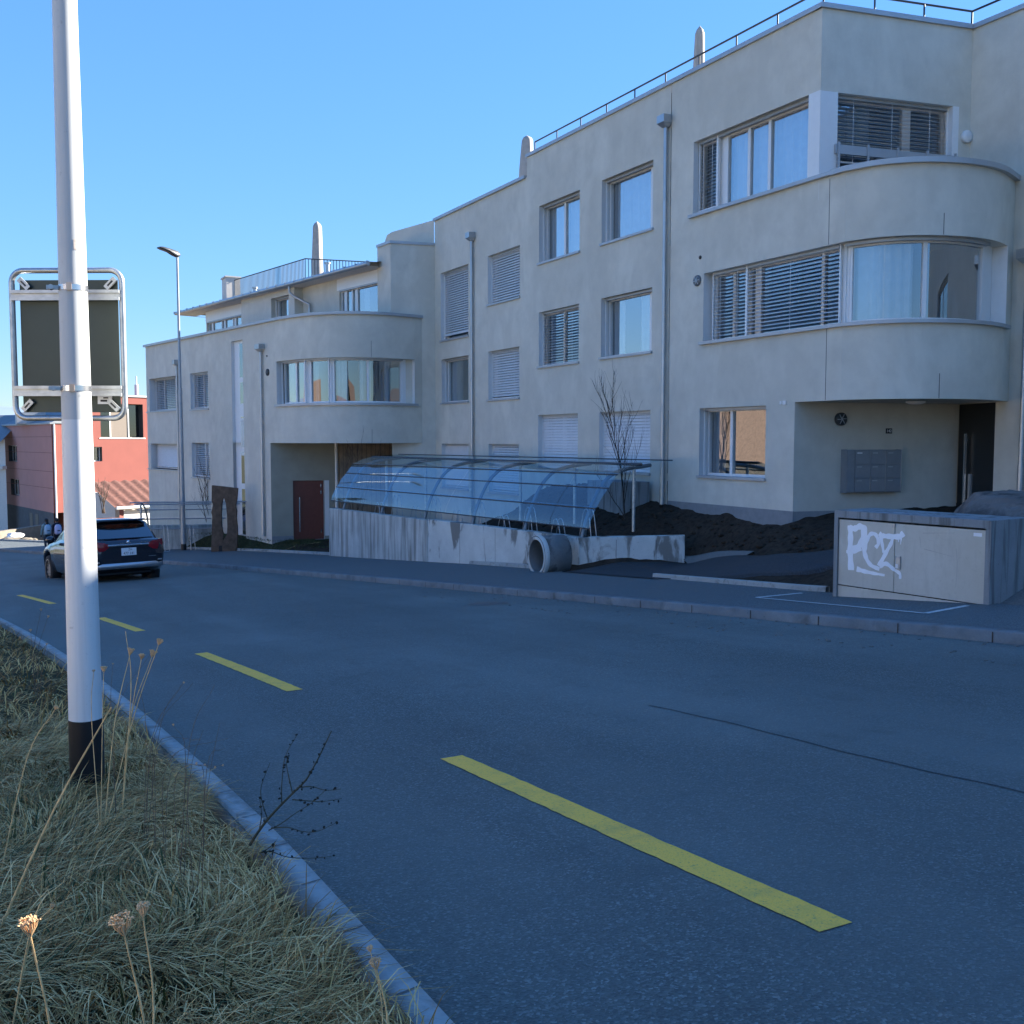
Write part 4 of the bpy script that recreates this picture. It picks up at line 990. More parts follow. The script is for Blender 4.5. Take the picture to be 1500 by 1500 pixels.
# graffiti strokes, measured on the door in door heights (x from the left edge, y down)
def stroke(mb, pts, w0, w1=None):
    pts = catmull([Vector((x, y)) for x, y in pts], 8); w1 = w1 or w0; n = len(pts); L, Rr = [], []
    for i, p in enumerate(pts):
        d = (pts[min(i + 1, n - 1)] - pts[max(i - 1, 0)]).normalized(); nn = Vector((-d.y, d.x)); w = (w0 + (w1 - w0) * i / (n - 1)) / 2 * (1 + .12 * math.sin(i * .9))
        L.append(p + nn * w); Rr.append(p - nn * w)
    STK[0] += 1
    f = lambda q: FK.p(q.x, q.y, -.0205 + .0006 * STK[0])
    mb.grid([[f(a), f(b)] for a, b in zip(L, Rr)], 0, True)
STK = [0]
def gp(px, py):       # crop pixels of the door panel -> metres on it
    u = .062 + (px - 150) / (668 - 150) * (um - .062) if px < 668 else um + (px - 668) / (1250 - 668) * (KW - .072 - um)
    zt = -1.01; zb = pz(u); ytop = 262 + (px - 150) / 1100 * 58; ybot = 780 + (px - 150) / 1100 * 158
    return u, zt - (py - ytop) / (ybot - ytop) * (zt - zb)
mb = MB()
for pts, a, b in (([(255, 310), (262, 400), (262, 520), (275, 670)], .055, .065), ([(250, 330), (300, 335), (350, 318), (395, 340), (385, 400), (340, 480), (250, 510)], .055, .06), ([(225, 520), (300, 525), (370, 500)], .03, .025),
                  ([(385, 330), (385, 450), (410, 560), (460, 630), (540, 665)], .055, .035), ([(500, 490), (525, 450), (500, 385), (450, 380), (415, 440), (400, 520)], .035, .04),
                  ([(530, 370), (560, 390), (620, 395), (700, 395), (730, 365)], .04, .055), ([(545, 390), (560, 460), (575, 530)], .04, .025), ([(650, 400), (640, 450), (590, 540), (535, 640)], .03, .045), ([(540, 640), (600, 620), (660, 660), (710, 700), (715, 745)], .045, .025),
                  ([(700, 395), (696, 440)], .02, .008), ([(716, 400), (712, 460)], .018, .006), ([(330, 660), (400, 680), (500, 700), (590, 715)], .05, .02)):
    stroke(mb, [gp(*p) for p in pts], a * 1.35, b * 1.35)
mb.build('graffiti', 'paint', dleft)
mb = MB()
for pts in ([(840, 390), (850, 480)], [(860, 360), (1060, 350)], [(1075, 480), (1085, 620), (1080, 800)], [(870, 490), (1050, 545)]): stroke(mb, [gp(*p) for p in pts], .006, .003)
mb.build('scratch_mark', plain('scratch', (.36, .35, .32), .6), dright)

# boulder behind the cabinet
mb = MB(); mb.blob((12.9, 9.2, -1.25), (.85, 1.25, .60), 0, 5, .16, 40)
bq = [(Vector((random.Random(k).uniform(-1, 1), random.Random(k + 50).uniform(-1, 1), random.Random(k + 90).uniform(-.2, 1))).normalized(), random.Random(k + 7).uniform(.72, .98)) for k in range(16)]
for i, v in enumerate(mb.v):
    d = Vector(((v[0] - 12.9) / .85, (v[1] - 9.2) / 1.25, (v[2] + 1.25) / .60)); 
    for nn_, lim in bq:
        e = d.dot(nn_) - lim
        if e > 0: d -= nn_ * e * .9
    d *= 1 + .025 * vnoise(v[0] * 1.4, v[1] * 1.4 + v[2] * 2)
    mb.v[i] = (12.9 + d.x * .85, 9.2 + d.y * 1.25, -1.25 + d.z * .60)
o = mb.build('boulder', 'rock'); tag(o, 'rough brown-grey boulder behind the cabinet near the entrance', 'boulder')

# ------------------------------------------------------------------ street lamp far, near pole with sign
lx, ly, lz = 6.75, 38.5, -4.12
t = thing('street_lamp', 'tall slim grey street lamp on the sidewalk beside the low shelter', 'street lamp', (lx, ly, lz))
mb = MB(); mb.tube([(lx, ly, lz + 1.0), (lx, ly, lz + 6.0)], [.085, .072], 14); mb.tube([(lx, ly, lz + 6.0), (lx, ly, lz + 10.75)], [.052, .04], 12); mb.tube([(lx, ly, lz), (lx, ly, lz + 1.02)], .095, 14); mb.build('pole', 'lampgrey', t)
mb = MB(); mb.tube([(lx, ly, lz), (lx, ly, lz + .35)], .10, 14); mb.build('base_sleeve', 'black', t)
mb = MB(); hx = Vector((-.93, -.30, 0)); sd = Vector((.30, -.93, 0)); top = Vector((lx, ly, lz + 10.75)); rows = []
for f, wd, th, up in ((-.10, .06, .05, -.02), (.0, .10, .16, -.05), (.18, .12, .14, .0), (.36, .15, .085, .08), (.62, .17, .06, .13), (.72, .14, .03, .15)):
    c = top + hx * f + Vector((0, 0, up)); rows.append([c - sd * wd, c - sd * wd * .8 + Vector((0, 0, th)), c + sd * wd * .8 + Vector((0, 0, th)), c + sd * wd, c + sd * wd * .8 - Vector((0, 0, th * .3)), c - sd * wd * .8 - Vector((0, 0, th * .3))])
mb.grid(rows, 0, True, True, True); mb.face(rows[0]); mb.face(rows[-1][::-1]); mb.build('lamp_head', 'dark', t)

px_, py_ = .46, 5.41
t = thing('pole', 'thick white and grey painted pole with black foot in the grass verge', 'pole', (px_, py_, -1.85))
rad = lambda z: .0795 - .0068 * (z + 1.4)
mb = MB()
mb.tube([(px_, py_, z) for z in (-1.38, -.7, 0, .10)], [rad(z) for z in (-1.38, -.7, 0, .10)], 40, cap=False)
mb.build('lower_shaft', 'pale', t)
mb = MB(); mb.tube([(px_, py_, z) for z in (.10, .8, 2, 4, 6.5)], [rad(z) for z in (.10, .8, 2, 4, 6.5)], 40); mb.build('upper_shaft', 'greypaint', t)
mb = MB(); mb.tube([(px_, py_, -2.0), (px_, py_, -1.375)], rad(-1.4) + .002, 40); mb.build('foot_sleeve', 'black', t)
cd = Vector((-px_, -py_, 0)).normalized(); rt = Vector((cd.y * -1, cd.x, 0))          # towards the viewer's spot / sideways
mb = MB()
def sticker(mb, z0, z1, a0, a1, up=.0012):
    rows = []
    for k in range(5):
        a = a0 + (a1 - a0) * k / 4; d = cd * math.cos(a) + rt * math.sin(a); rows.append([Vector((px_, py_, 0)) + d * (rad(z0) + up) + Vector((0, 0, z0)), Vector((px_, py_, 0)) + d * (rad(z1) + up) + Vector((0, 0, z1))])
    mb.grid(rows, 0, True)
sticker(mb, .905, .955, .12, .48); mb.build('sticker', plain('sticker_beige', (.55, .48, .42), .6, var=.2, scale=60), t)

# traffic sign seen from behind: tube frame, dark plate, two clamps
sd_ = Vector((.872, -.489, 0)).normalized(); so = Vector((.10, .165, 0)); sc = Vector((.455, 5.695, .485))
nb = Vector((-sd_.y, sd_.x, 0)) * -1                                 # towards the camera side
if nb.dot(Vector((0, -1, 0))) < 0: nb = -nb
t = thing('traffic_sign', 'back of a traffic sign in a rounded tube frame clamped to the pole', 'road sign', tuple(sc))
tiltz = Vector((0, 0, 1))
def SP(x, z, o=0.): return sc + sd_ * x + tiltz * z + nb * o
hw, hh, cr_ = .282, .372, .06
loop = []
for cx, cz, a0 in ((hw - cr_, hh - cr_, 0), (-hw + cr_, hh - cr_, 90), (-hw + cr_, -hh + cr_, 180), (hw - cr_, -hh + cr_, 270)):
    for k in range(7): a = R(a0 + 15 * k); loop.append(SP(cx + cr_ * math.cos(a), cz + cr_ * math.sin(a)))
mb = MB(); mb.tube(loop + [loop[0]], .0145, 10, cap=False); mb.build('frame', 'galv', t)
for z in (.245, -.235):
    mb = MB()
    for dz in (.010, -.026):
        mb.obox(SP(-hw + .005, z + dz, .018), sd_ * (2 * hw - .01), nb * .014, tiltz * .016)
    mb.obox(SP(-hw + .005, z - .02, .012), sd_ * (2 * hw - .01), nb * .006, tiltz * .04)
    mb.build('crossbar', 'galv', t)
mb = MB(); mb.obox(SP(-hw + .03, -hh + .03, -.02), sd_ * (2 * hw - .06), nb * -.004, tiltz * (2 * hh - .075)); pl = mb.build('plate', 'signback', t)
for x, z, a in ((-hw + .06, hh - .065, -45), (hw - .06, hh - .065, 45), (-hw + .06, -hh + .065, 45), (hw - .06, -hh + .065, -45)):
    mb = MB(); ca, sa = math.cos(R(a)), math.sin(R(a)); e1 = sd_ * ca + tiltz * sa; e2 = sd_ * -sa + tiltz * ca
    mb.obox(SP(x, z, -.01) - e1 * .034 - e2 * .014, e1 * .068, e2 * .028, nb * .012)
    mb.obox(SP(x, z, .0025) - e1 * .018 - e2 * .004, e1 * .036, e2 * .008, nb * .001, 1)
    mb.build('corner_bracket', ['galv', 'black'], t)
mb = MB(); mb.obox(SP(.135, -.30, -.018), sd_ * .075, nb * .002, tiltz * .045); mb.obox(SP(.15, -.288, -.0155), sd_ * .035, nb * .001, tiltz * .01, 1); mb.obox(SP(.165, -.272, -.0155), sd_ * .025, nb * .001, tiltz * .007, 1); mb.build('maker_label', ['plate', 'ink'], pl)
for z in (.245, -.235):
    zz = sc.z + z; rr = rad(zz) + .003
    mb = MB()
    for q0, q1 in ((-1.75, 1.75),):
        rows = []
        for k in range(17):
            a = q0 + (q1 - q0) * k / 16; d = cd * math.cos(a) + rt * math.sin(a); rows.append([Vector((px_, py_, zz - .013)) + d * rr, Vector((px_, py_, zz + .013)) + d * rr])
        mb.grid(rows, 0, True)
    cl = mb.build('clamp_band', 'steel', t)
    mb = MB(); p = Vector((px_, py_, zz)) + cd * (rr - .004) - rt * .03
    mb.obox(p + Vector((0, 0, -.018)), rt * .022, cd * .014, Vector((0, 0, .036))); mb.build('clamp_buckle', 'copper', cl)
    mb = MB(); p = Vector((px_, py_, zz)) - rt * (rr + .03) + cd * .0; mb.tube([p - cd * .02, p + cd * .03], .012, 8); mb.obox(p - rt * .02 + Vector((0, 0, -.01)), rt * .06, cd * .01, Vector((0, 0, .02))); mb.build('clamp_bolt', 'galv', cl)

# rusty steel sculpture
t = None
mb = MB(); cx, cy, cz = 7.68, 35.95, -3.98; ux, uy = .876, -.482
def SPt(x, z, d=0.): return Vector((cx + ux * x + .482 * d, cy + uy * x + .876 * d, cz + z))
outer_l = [(-.47, 0), (-.44, .6), (-.42, 1.0), (-.40, 1.35), (-.43, 1.5), (-.36, 1.75), (-.41, 1.9), (-.39, 2.42)]
outer_r = [(.41, .05), (.46, .6), (.46, 1.0), (.43, 1.3), (.45, 1.55), (.40, 1.7), (.46, 1.95), (.50, 2.32)]
in_l = [(-.06, .02), (-.05, .5), (-.04, .72), (-.085, 1.0), (-.09, 1.4), (-.06, 1.8), (.0, 2.05), (.0, 2.06)]
in_r = [(-.06 + .0005, .02), (-.05 + .0005, .5), (.10, .72), (.12, 1.0), (.115, 1.4), (.085, 1.8), (.0005, 2.05), (.0005, 2.06)]
for A_, B_ in ((outer_l, in_l), (in_r, outer_r)):
    f = [[SPt(*a, -.06), SPt(*b, -.06)] for a, b in zip(A_, B_)]; k = [[SPt(*a, .06), SPt(*b, .06)] for a, b in zip(A_, B_)]
    mb.grid(f, 0, False); mb.grid(k, 0, False, False, True)
    for s in (0, 1): mb.grid([[r1[s], r2[s]] for r1, r2 in zip(f, k)], 0, False, False, s == 0)
mb.hexa([SPt(-.39, 2.42, -.06), SPt(.0, 2.06, -.06), SPt(.0, 2.06, .06), SPt(-.39, 2.42, .06), SPt(-.385, 2.43, -.06), SPt(.02, 2.39, -.06), SPt(.02, 2.39, .06), SPt(-.385, 2.43, .06)])
mb.hexa([SPt(.0, 2.06, -.06), SPt(.50, 2.32, -.06), SPt(.50, 2.32, .06), SPt(.0, 2.06, .06), SPt(.02, 2.39, -.06), SPt(.50, 2.33, -.06), SPt(.50, 2.33, .06), SPt(.02, 2.39, .06)])
o = mb.build('sculpture', 'corten'); tag(o, 'rusty steel slab sculpture with a narrow keyhole slot on the lawn', 'sculpture')
mb = MB(); mb.hexa([SPt(-.2, .02, -.064), SPt(-.08, .02, -.064), SPt(-.08, .02, -.058), SPt(-.2, .02, -.058), SPt(-.19, .34, -.064), SPt(-.07, .34, -.064), SPt(-.07, .34, -.058), SPt(-.19, .34, -.058)]); mb.build('foot_slot', 'black', o)

# ------------------------------------------------------------------ car
def build_car():
    root = thing('car', 'dark blue compact SUV driving away down the road, seen from behind', 'car', (0, 0, 0))
    def stn(y, w, zb, zbelt, ztop, bl=1.):
        return [(0, y, zb), (w * .80, y, zb), (w * .955, y, zb + .09), (w * .985, y, zb + (zbelt - zb) * .34), (w, y, zb + (zbelt - zb) * .62), (w * .985, y, zbelt - .10), (w * .93, y, zbelt - .015), (w * .84, y, ztop), (0, y, ztop + .02)]
    st = [(-2.21, .62, .50, .90, .93), (-2.19, .76, .46, .96, .985), (-2.12, .84, .42, 1.0, 1.02), (-1.95, .88, .36, 1.03, 1.06), (-1.74, .895, .25, 1.04, 1.06)]
    yr, yf = -1.35, 1.35
    for yw in (yr, yf):
        for dy, zb in ((-.385, .25), (-.37, .34), (-.30, .56), (-.17, .68), (0, .715), (.17, .68), (.30, .56), (.37, .34), (.385, .25)):
            y = yw + dy; zt = np.interp(y, [-1.74, .8, 1.35, 1.75], [1.04, .98, .95, .88]); st.append((y, .90 - (.012 if y > 1.5 else 0), zb, zt, zt + .03))
        if yw == yr:
            for y in (-.7, 0, .6): st.append((y, .90, .24, 1.02, 1.05))
    st += [(1.85, .86, .28, .84, .88), (2.02, .78, .3, .76, .79), (2.15, .62, .34, .68, .70), (2.20, .45, .40, .62, .63)]
    st.sort(key=lambda q: q[0])
    mb = MB()
    half = [stn(*q) for q in st]
    full = [[(-x, y, z) for x, y, z in r[::-1][:-1]] + r for r in half]
    mb.grid(full, 0, True, False, True); mb.face(full[0]); mb.face(full[-1][::-1])
    # greenhouse: lower width, roof width
    gs = [(-2.06, .70, 1.03, .69, 1.04), (-1.86, .745, 1.045, .64, 1.235), (-1.66, .76, 1.045, .58, 1.425), (-1.2, .775, 1.045, .585, 1.475), (-.4, .78, 1.035, .59, 1.492), (.3, .78, 1.02, .585, 1.455), (.62, .775, 1.01, .60, 1.36), (1.18, .76, .99, .74, 1.0)]
    rows = []
    for y, wl, zl, wr, zr2 in gs:
        h = [(wl, y, zl), (wl - (wl - wr) * .5, y, (zl + zr2) / 2), (wr + .035, y, zr2 - .05), (wr - .03, y, zr2 - .008), (wr * .5, y, zr2 + .012), (0, y, zr2 + .016)]
        rows.append(h + [(-x, yy, z) for x, yy, z in h[::-1][1:]])
    mb.grid(rows, 0, True, False, True)
    mb.build('body', 'car', root)
    mb = MB(); mb.box(-.6, .6, -1.9, 1.95, .30, .62); mb.build('underbody', 'black', root)
    # rear window
    mb = MB(); mb.grid([[(-.64, -2.045, 1.07), (0, -2.075, 1.07), (.64, -2.045, 1.07)], [(-.60, -1.875, 1.235), (0, -1.90, 1.24), (.60, -1.875, 1.235)], [(-.545, -1.70, 1.395), (0, -1.72, 1.41), (.545, -1.70, 1.395)]], 0, True); mb.build('rear_window', 'carglass', root)
    for s in (-1, 1):
        mb = MB()
        for y0, y1 in ((-1.6, -.62), (-.56, .38)):
            mb.grid([[(s * .776, y0, 1.06), (s * .706, y0, 1.26), (s * .635, y0 + .06, 1.40)], [(s * .788, y1, 1.045), (s * .712, y1, 1.26), (s * .64, y1 - .02, 1.42)]], 0, True)
        mb.build('side_window', 'carglass', root)
        mb = MB(); mb.blob((s * .98, .62, 1.06), (.11, .07, .085), 0, 1, .02, 6); mb.build('mirror', 'car', root)
        mb = MB(); rows = []
        for x, y, zl, zh in ((.45, -2.20, .88, .95), (.54, -2.205, .82, .985), (.66, -2.19, .785, 1.0), (.79, -2.13, .78, 1.02), (.862, -2.0, .82, 1.02), (.893, -1.80, .90, 1.005)):
            rows.append([(s * x, y - .012, zl), (s * (x + .012), y - .022, (zl + zh) / 2), (s * x, y - .008, zh)])
        mb.grid(rows, 0, True); tl = mb.build('tail_light', 'lens', root)
        mb = MB(); mb.grid([[(s * .50, -2.212, .905), (s * .50, -2.212, .922)], [(s * .68, -2.19, .905), (s * .68, -2.19, .925)], [(s * .82, -2.09, .915), (s * .82, -2.085, .935)]], 0, True); mb.build('light_strip', 'plate', tl)
    mb = MB(); mb.box(-.47, .47, -2.225, -2.19, .905, .938); mb.build('chrome_strip', 'chrome', root, .006)
    mb = MB(); mb.box(-.17, .17, -2.226, -2.20, .70, .86); pl = mb.build('number_plate', 'plate', root, .004)
    rot = Matrix.Rotation(R(90), 4, 'X')
    text_mesh('plate_text', 'ZH', .062, Matrix.Translation((.03, -2.2275, .822)) @ rot, 'ink', pl, .0005); text_mesh('plate_text', '477 141', .078, Matrix.Translation((0, -2.2275, .743)) @ rot, 'ink', pl, .0005)
    mb = MB(); rows = []
    for x, y in ((-.86, -1.98), (-.78, -2.13), (-.6, -2.205), (-.3, -2.235), (0, -2.24), (.3, -2.235), (.6, -2.205), (.78, -2.13), (.86, -1.98)):
        rows.append([(x, y + .02, .425), (x, y - .02, .445), (x, y - .02, .515), (x, y, .545)])
    mb.grid(rows, 0, True, False, True); mb.build('bumper_trim', 'silver', root)
    for s in (-1, 1):
        mb = MB(); mb.box(s * .66 - .1, s * .66 + .1, -2.20, -2.14, .565, .592); mb.build('reflector', 'silver', root)
    mb = MB(); rows = []
    for x in np.linspace(-.58, .58, 9): k = 1 - (x / .62) ** 2; rows.append([(x, -1.80 - .06 * k, 1.43), (x, -1.82 - .08 * k, 1.45), (x, -1.6, 1.475)])
    mb.grid(rows, 0, True); mb.build('spoiler', 'car', root)
    mb = MB(); mb.box(-.2, -.06, -2.213, -2.19, .955, .962); mb.box(.50 - .2, .50 - .06, -2.213, -2.19, .962, .972); mb.box(.45, .62, -2.215, -2.19, .655, .668); mb.build('rear_lettering', 'chrome', root)
    mb = MB(); mb.lathe([(0, .012), (.032, .01), (.036, 0)], (0, -2.20, .985), 18, 0, Matrix.Rotation(R(90), 4, 'X')); mb.build('emblem', 'chrome', root)
    # wheels
    for sx in (-1, 1):
        for yw in (yr, yf):
            Mw = Matrix.Rotation(R(90 * sx), 4, 'Y'); c = (sx * .69, yw, .345)
            mb = MB(); mb.lathe([(.20, .19), (.26, .205), (.325, .195), (.345, .15), (.345, -.02), (.32, -.05), (.2, -.05)], c, 28, 0, Mw); wt = mb.build('wheel', 'tyre', root)
            mb = MB(); mb.lathe([(.0, .17), (.05, .175), (.06, .15)], c, 14, 0, Mw)
            mb.lathe([(.235, .20), (.255, .203), (.25, .15)], c, 28, 0, Mw)
            for k in range(10):
                a = 2 * math.pi * k / 10; e = Vector((math.cos(a), math.sin(a), 0)); f = Vector((-math.sin(a), math.cos(a), 0))
                pts = [e * .04 - f * .018, e * .245 - f * .014, e * .245 + f * .014, e * .04 + f * .018]
                mb.face([Mw @ (p + Vector((0, 0, .178))) + Vector(c) for p in pts]); mb.face([Mw @ (p + Vector((0, 0, .15))) + Vector(c) for p in pts[::-1]])
            mb.build('rim', 'alloy', wt)
    return root
car = build_car()
car.scale = (1.04, 1.05, 1.13); car.location = (2.86, 28.15, -3.70); car.rotation_euler = (R(-3.9), 0, R(10.5))

# ------------------------------------------------------------------ two children walking off with school bags
def person(label, x, y, z, rz, hgt, top, bag, baglab, hair_long, stride):
    root = thing('person', label, 'person', (x, y, z)); k = hgt / 1.7
    V = [(0, 0, .93), (0, .0, 1.12), (0, .01, 1.32), (0, .01, 1.43), (0, .02, 1.50), (0, .03, 1.60), (0, .03, 1.68)]
    Rr = [.135, .125, .15, .10, .05, .082, .055]; Eg = [(0, 1), (1, 2), (2, 3), (3, 4), (4, 5), (5, 6)]
    for s in (-1, 1):
        b = len(V); st = stride * s
        V += [(s * .09, 0, .86), (s * .095, .06 * st + .02, .48), (s * .10, -.02 + .16 * st, .09), (s * .105, .13 + .16 * st, .045)]; Rr += [.095, .062, .046, .04]
        Eg += [(0, b), (b, b + 1), (b + 1, b + 2), (b + 2, b + 3)]
        b = len(V); V += [(s * .185, .01, 1.37), (s * .235, -.02 - .05 * st, 1.10), (s * .235, .06 - .08 * st, .87), (s * .23, .08 - .08 * st, .78)]; Rr += [.062, .05, .038, .033]
        Eg += [(3, b), (b, b + 1), (b + 1, b + 2), (b + 2, b + 3)]
    me = bpy.data.meshes.new('body'); me.from_pydata([tuple(c * k for c in v) for v in V], Eg, [])
    o = bpy.data.objects.new('body', me); COL.objects.link(o)
    m = o.modifiers.new('skin', 'SKIN')
    for i, sv_ in enumerate(me.skin_vertices[0].data): sv_.radius = (Rr[i] * k * (1.25 if i < 4 else 1), Rr[i] * k * (.85 if i < 4 else 1)); sv_.use_root = i == 0
    o.modifiers.new('sub', 'SUBSURF').levels = 2; o.modifiers['sub'].render_levels = 2
    t_ = NT('clothed_' + top); tc = t_.new('ShaderNodeTexCoord'); sp = t_.new('ShaderNodeSeparateXYZ'); t_.link(tc.outputs['Object'], sp.inputs[0])
    up = {'teal': (.19, .32, .36), 'navy': (.014, .018, .034)}[top]
    c = t_.ramp(t_.math('DIVIDE', sp.outputs[2], 1.8 * k), [(0., (.03, .03, .035)), (.045, (.012, .017, .035)), (.50, up), (.83, (.42, .27, .2))], 'CONSTANT')
    me.materials.append(t_.base(t_.mix(t_.ramp(t_.noise(14, 4), [(.35, .0), (.7, .4)]), c, tuple(q * .5 for q in up)), .85))
    o.parent = root
    mb = MB(); mb.blob((0, .01 * k, 1.62 * k), (.098 * k, .112 * k, .105 * k), 0, 3, .05, 10)
    if hair_long: mb.blob((0, -.06 * k, 1.47 * k), (.075 * k, .05 * k, .17 * k), 0, 4, .1, 8)
    h_ = mb.build('hair', 'hair'); h_.parent = root
    mb = MB()
    for s in (-1, 1): mb.blob((s * .04 * k, .135 * k, 1.60 * k), (.012 * k,) * 3, 0, 1, 0, 4)
    e_ = mb.build('eyes', 'ink'); e_.parent = root
    mb = MB()
    for s in (-1, 1):
        hb = Vector((s * .23 * k, (.085 - .08 * stride * s) * k, .76 * k))
        for f in range(4): mb.tube([hb + Vector((0, (f - 1.5) * .017 * k, 0)), hb + Vector((-s * .008 * k, (f - 1.5) * .019 * k, -.05 * k)), hb + Vector((-s * .022 * k, (f - 1.5) * .018 * k, (-.085 + .008 * abs(f - 1.5)) * k))], [.010 * k, .009 * k, .007 * k], 6)
        mb.tube([hb + Vector((0, .03 * k, .03 * k)), hb + Vector((-s * .012 * k, .052 * k, -.02 * k))], [.011 * k, .008 * k], 6)
    f_ = mb.build('hands', 'skin'); f_.parent = root
    root.rotation_euler = (0, 0, rz)
    bg = thing('backpack', baglab, 'backpack', (x, y, z)); mb = MB()
    rows = []
    for zz, w, d in ((.93, .10, .06), (.97, .155, .12), (1.10, .165, .14), (1.28, .155, .125), (1.38, .12, .09), (1.42, .05, .05)):
        rows.append([((w * .96) * sx * k, (-.13 - d * dy) * k, zz * k) for sx, dy in ((-1, 0), (-1, .7), (-.6, 1), (.6, 1), (1, .7), (1, 0))])
    mb.grid(rows, 0, True, False, True); o2 = mb.build('bag', bag); o2.parent = bg
    mb = MB(); mb.box(-.10 * k, .10 * k, -.30 * k, -.255 * k, .99 * k, 1.17 * k); o2 = mb.build('pocket', bag); o2.parent = bg; 
    mb = MB(); mb.box(-.06 * k, .06 * k, -.304 * k, -.30 * k, 1.10 * k, 1.14 * k); o3 = mb.build('patch', 'navy'); o3.parent = bg
    mb = MB()
    for s in (-1, 1): mb.tube([(s * .10 * k, -.14 * k, 1.40 * k), (s * .11 * k, -.02 * k, 1.47 * k), (s * .12 * k, .12 * k, 1.36 * k), (s * .13 * k, .12 * k, 1.15 * k), (s * .13 * k, -.10 * k, 1.0 * k)], .018 * k, 6)
    o2 = mb.build('strap', 'navy'); o2.parent = bg
    bg.rotation_euler = (0, 0, rz); return root
pz1 = P(47.8, 10.0, .125); pz2 = P(48.2, 10.9, .125)
person('child in teal jacket with long dark hair walking beside the road', 2.62, 45.6, -4.58, R(12), 1.40, 'teal', 'bluebag', 'light blue backpack on the child in the teal jacket', True, 1)
person('child in dark navy jacket walking just behind the car', 2.98, 45.3, -4.58, R(12), 1.42, 'navy', 'lavbag', 'pale lavender backpack on the child in navy', False, -1)

# ------------------------------------------------------------------ far houses on the left
red = thing('house', 'red house with shade-tinted pink cladding towards the road beyond the wing', 'house', (6, 86, -6.8))
rc_ = Vector((5.3, 83.1)); GV = Vector((-.189, .982)); EV = Vector((.88, .475))
pl_ = rc_ + GV * 17.5
FPk = Fr([(pl_.x, pl_.y), (rc_.x, rc_.y)]); FRd = Fr([(rc_.x, rc_.y), (rc_.x + EV.x * 15, rc_.y + EV.y * 15)])
PL = FPk.len
hw_ = [(4.2, 7.0, -1.75, -.42), (4.6, 7.4, -4.55, -3.2)]
mb = MB(); wall(mb, FPk, 0, PL, -5.4, 1.25, hw_, .3); mb.build('wall', ['redwall_shaded', 'dark'], red)
mb = MB()
for z in (-.1 - .85, -1.95 - .4, -3.6, .25): fbox(mb, FPk, 0, PL, z, z + .035, -.02, .004)
fbox(mb, FPk, 0, .5, -6.5, -1.2, -.02, .03); mb.build('cladding_joint', 'groove', red)
for hh_ in hw_: window(FPk, *hh_, red, splits=(.35, .68), curtains=((.36, .66),), do_sill=False, d=.3, rail=False, room=1)
mb = MB(); wall(mb, FPk, 0, PL - .1, -9, -5.4); mb.build('wall', plain('basement_grey', (.085, .09, .095), .9, var=.15, scale=2), red)
mb = MB(); 
for u in (10.5, 12.2): fbox(mb, FPk, u, u + .9, -7.6, -5.75, -.02, .02)
mb.build('door', 'dark', red)
mb = MB(); wall(mb, FRd, 0, 3.2, -5.4, 1.25); wall(mb, FRd, 3.2, 15, -3.35, 3.45, [(4.1, 7.95, .2, 2.87, .5), (3.35, 4.17, -1.62, -.5, .3)]); mb.build('wall', ['redwall', 'dark'], red)
mb = MB(); fbox(mb, FRd, 4.1, 7.95, .2, 2.87, -.55, -.5, 0); lg = mb.build('loggia_panel', 'brownpanel', red)
for a, b in ((4.2, 5.2), (6.95, 7.9)): mb = MB(); fbox(mb, FRd, a, b, .3, 2.8, -.5, -.47); mb.build('pane', 'carglass', lg)
mb = MB(); fbox(mb, FRd, 4.1, 4.2, .2, 2.87, -.5, -.44); fbox(mb, FRd, 5.2, 5.3, .2, 2.87, -.5, -.44); fbox(mb, FRd, 6.86, 6.95, .2, 2.87, -.5, -.44); fbox(mb, FRd, 3.95, 8.1, .12, .2, -.3, .05); mb.build('window_frame', 'white', lg)
window(FRd, 3.35, 4.17, -1.62, -.5, red, do_sill=False, d=.3, rail=False, room=1)
mb = MB(); fbox(mb, FRd, 3.1, 15, -3.45, -3.352, -4, .04); mb.build('slab', 'housewhite', red)
mb = MB(); wall(mb, Fr([(rc_.x + EV.x * 3.4 + GV.x * 3.5, rc_.y + EV.y * 3.4 + GV.y * 3.5), (rc_.x + EV.x * 12 + GV.x * 3.5, rc_.y + EV.y * 12 + GV.y * 3.5)]), 0, 8.6, -7, -3.3); fbox(mb, FRd, 3.2, 4.0, -7, -3.42, -.5, -.02); mb.build('undercroft_wall', 'redwall', red)
mb = MB(); p0 = rc_ + EV * 3.2; p1 = p0 + GV * 17
mb.face([(p0.x, p0.y, 1.2), (p0.x, p0.y, 3.45), (p1.x, p1.y, 3.45), (p1.x, p1.y, 1.2)])
pa = [rc_ + EV * 3.2, rc_ + EV * 15, rc_ + EV * 15 + GV * 17, rc_ + EV * 3.2 + GV * 17]; mb.face([(p.x, p.y, 3.4) for p in pa])
pb = [rc_ + EV * .3 + GV * .3, rc_ + EV * 2.9 + GV * .3, rc_ + EV * 2.9 + GV * 17, rc_ + EV * .3 + GV * 17]; mb.prism([(p.x, p.y) for p in [rc_ + EV * 1.2 + GV * 1.2, rc_ + EV * 12 + GV * 5, rc_ + EV * 12 + GV * 17, rc_ + EV * 1.2 + GV * 17]], -9, 1.2); mb.build('wall', 'redwall', red)
mb = MB(); r0, r1 = rc_ - EV * .2 - GV * .1, rc_ - EV * .2 + GV * 17.6; k0, k1 = rc_ + EV * 3 - GV * .1, rc_ + EV * 3 + GV * 17.6
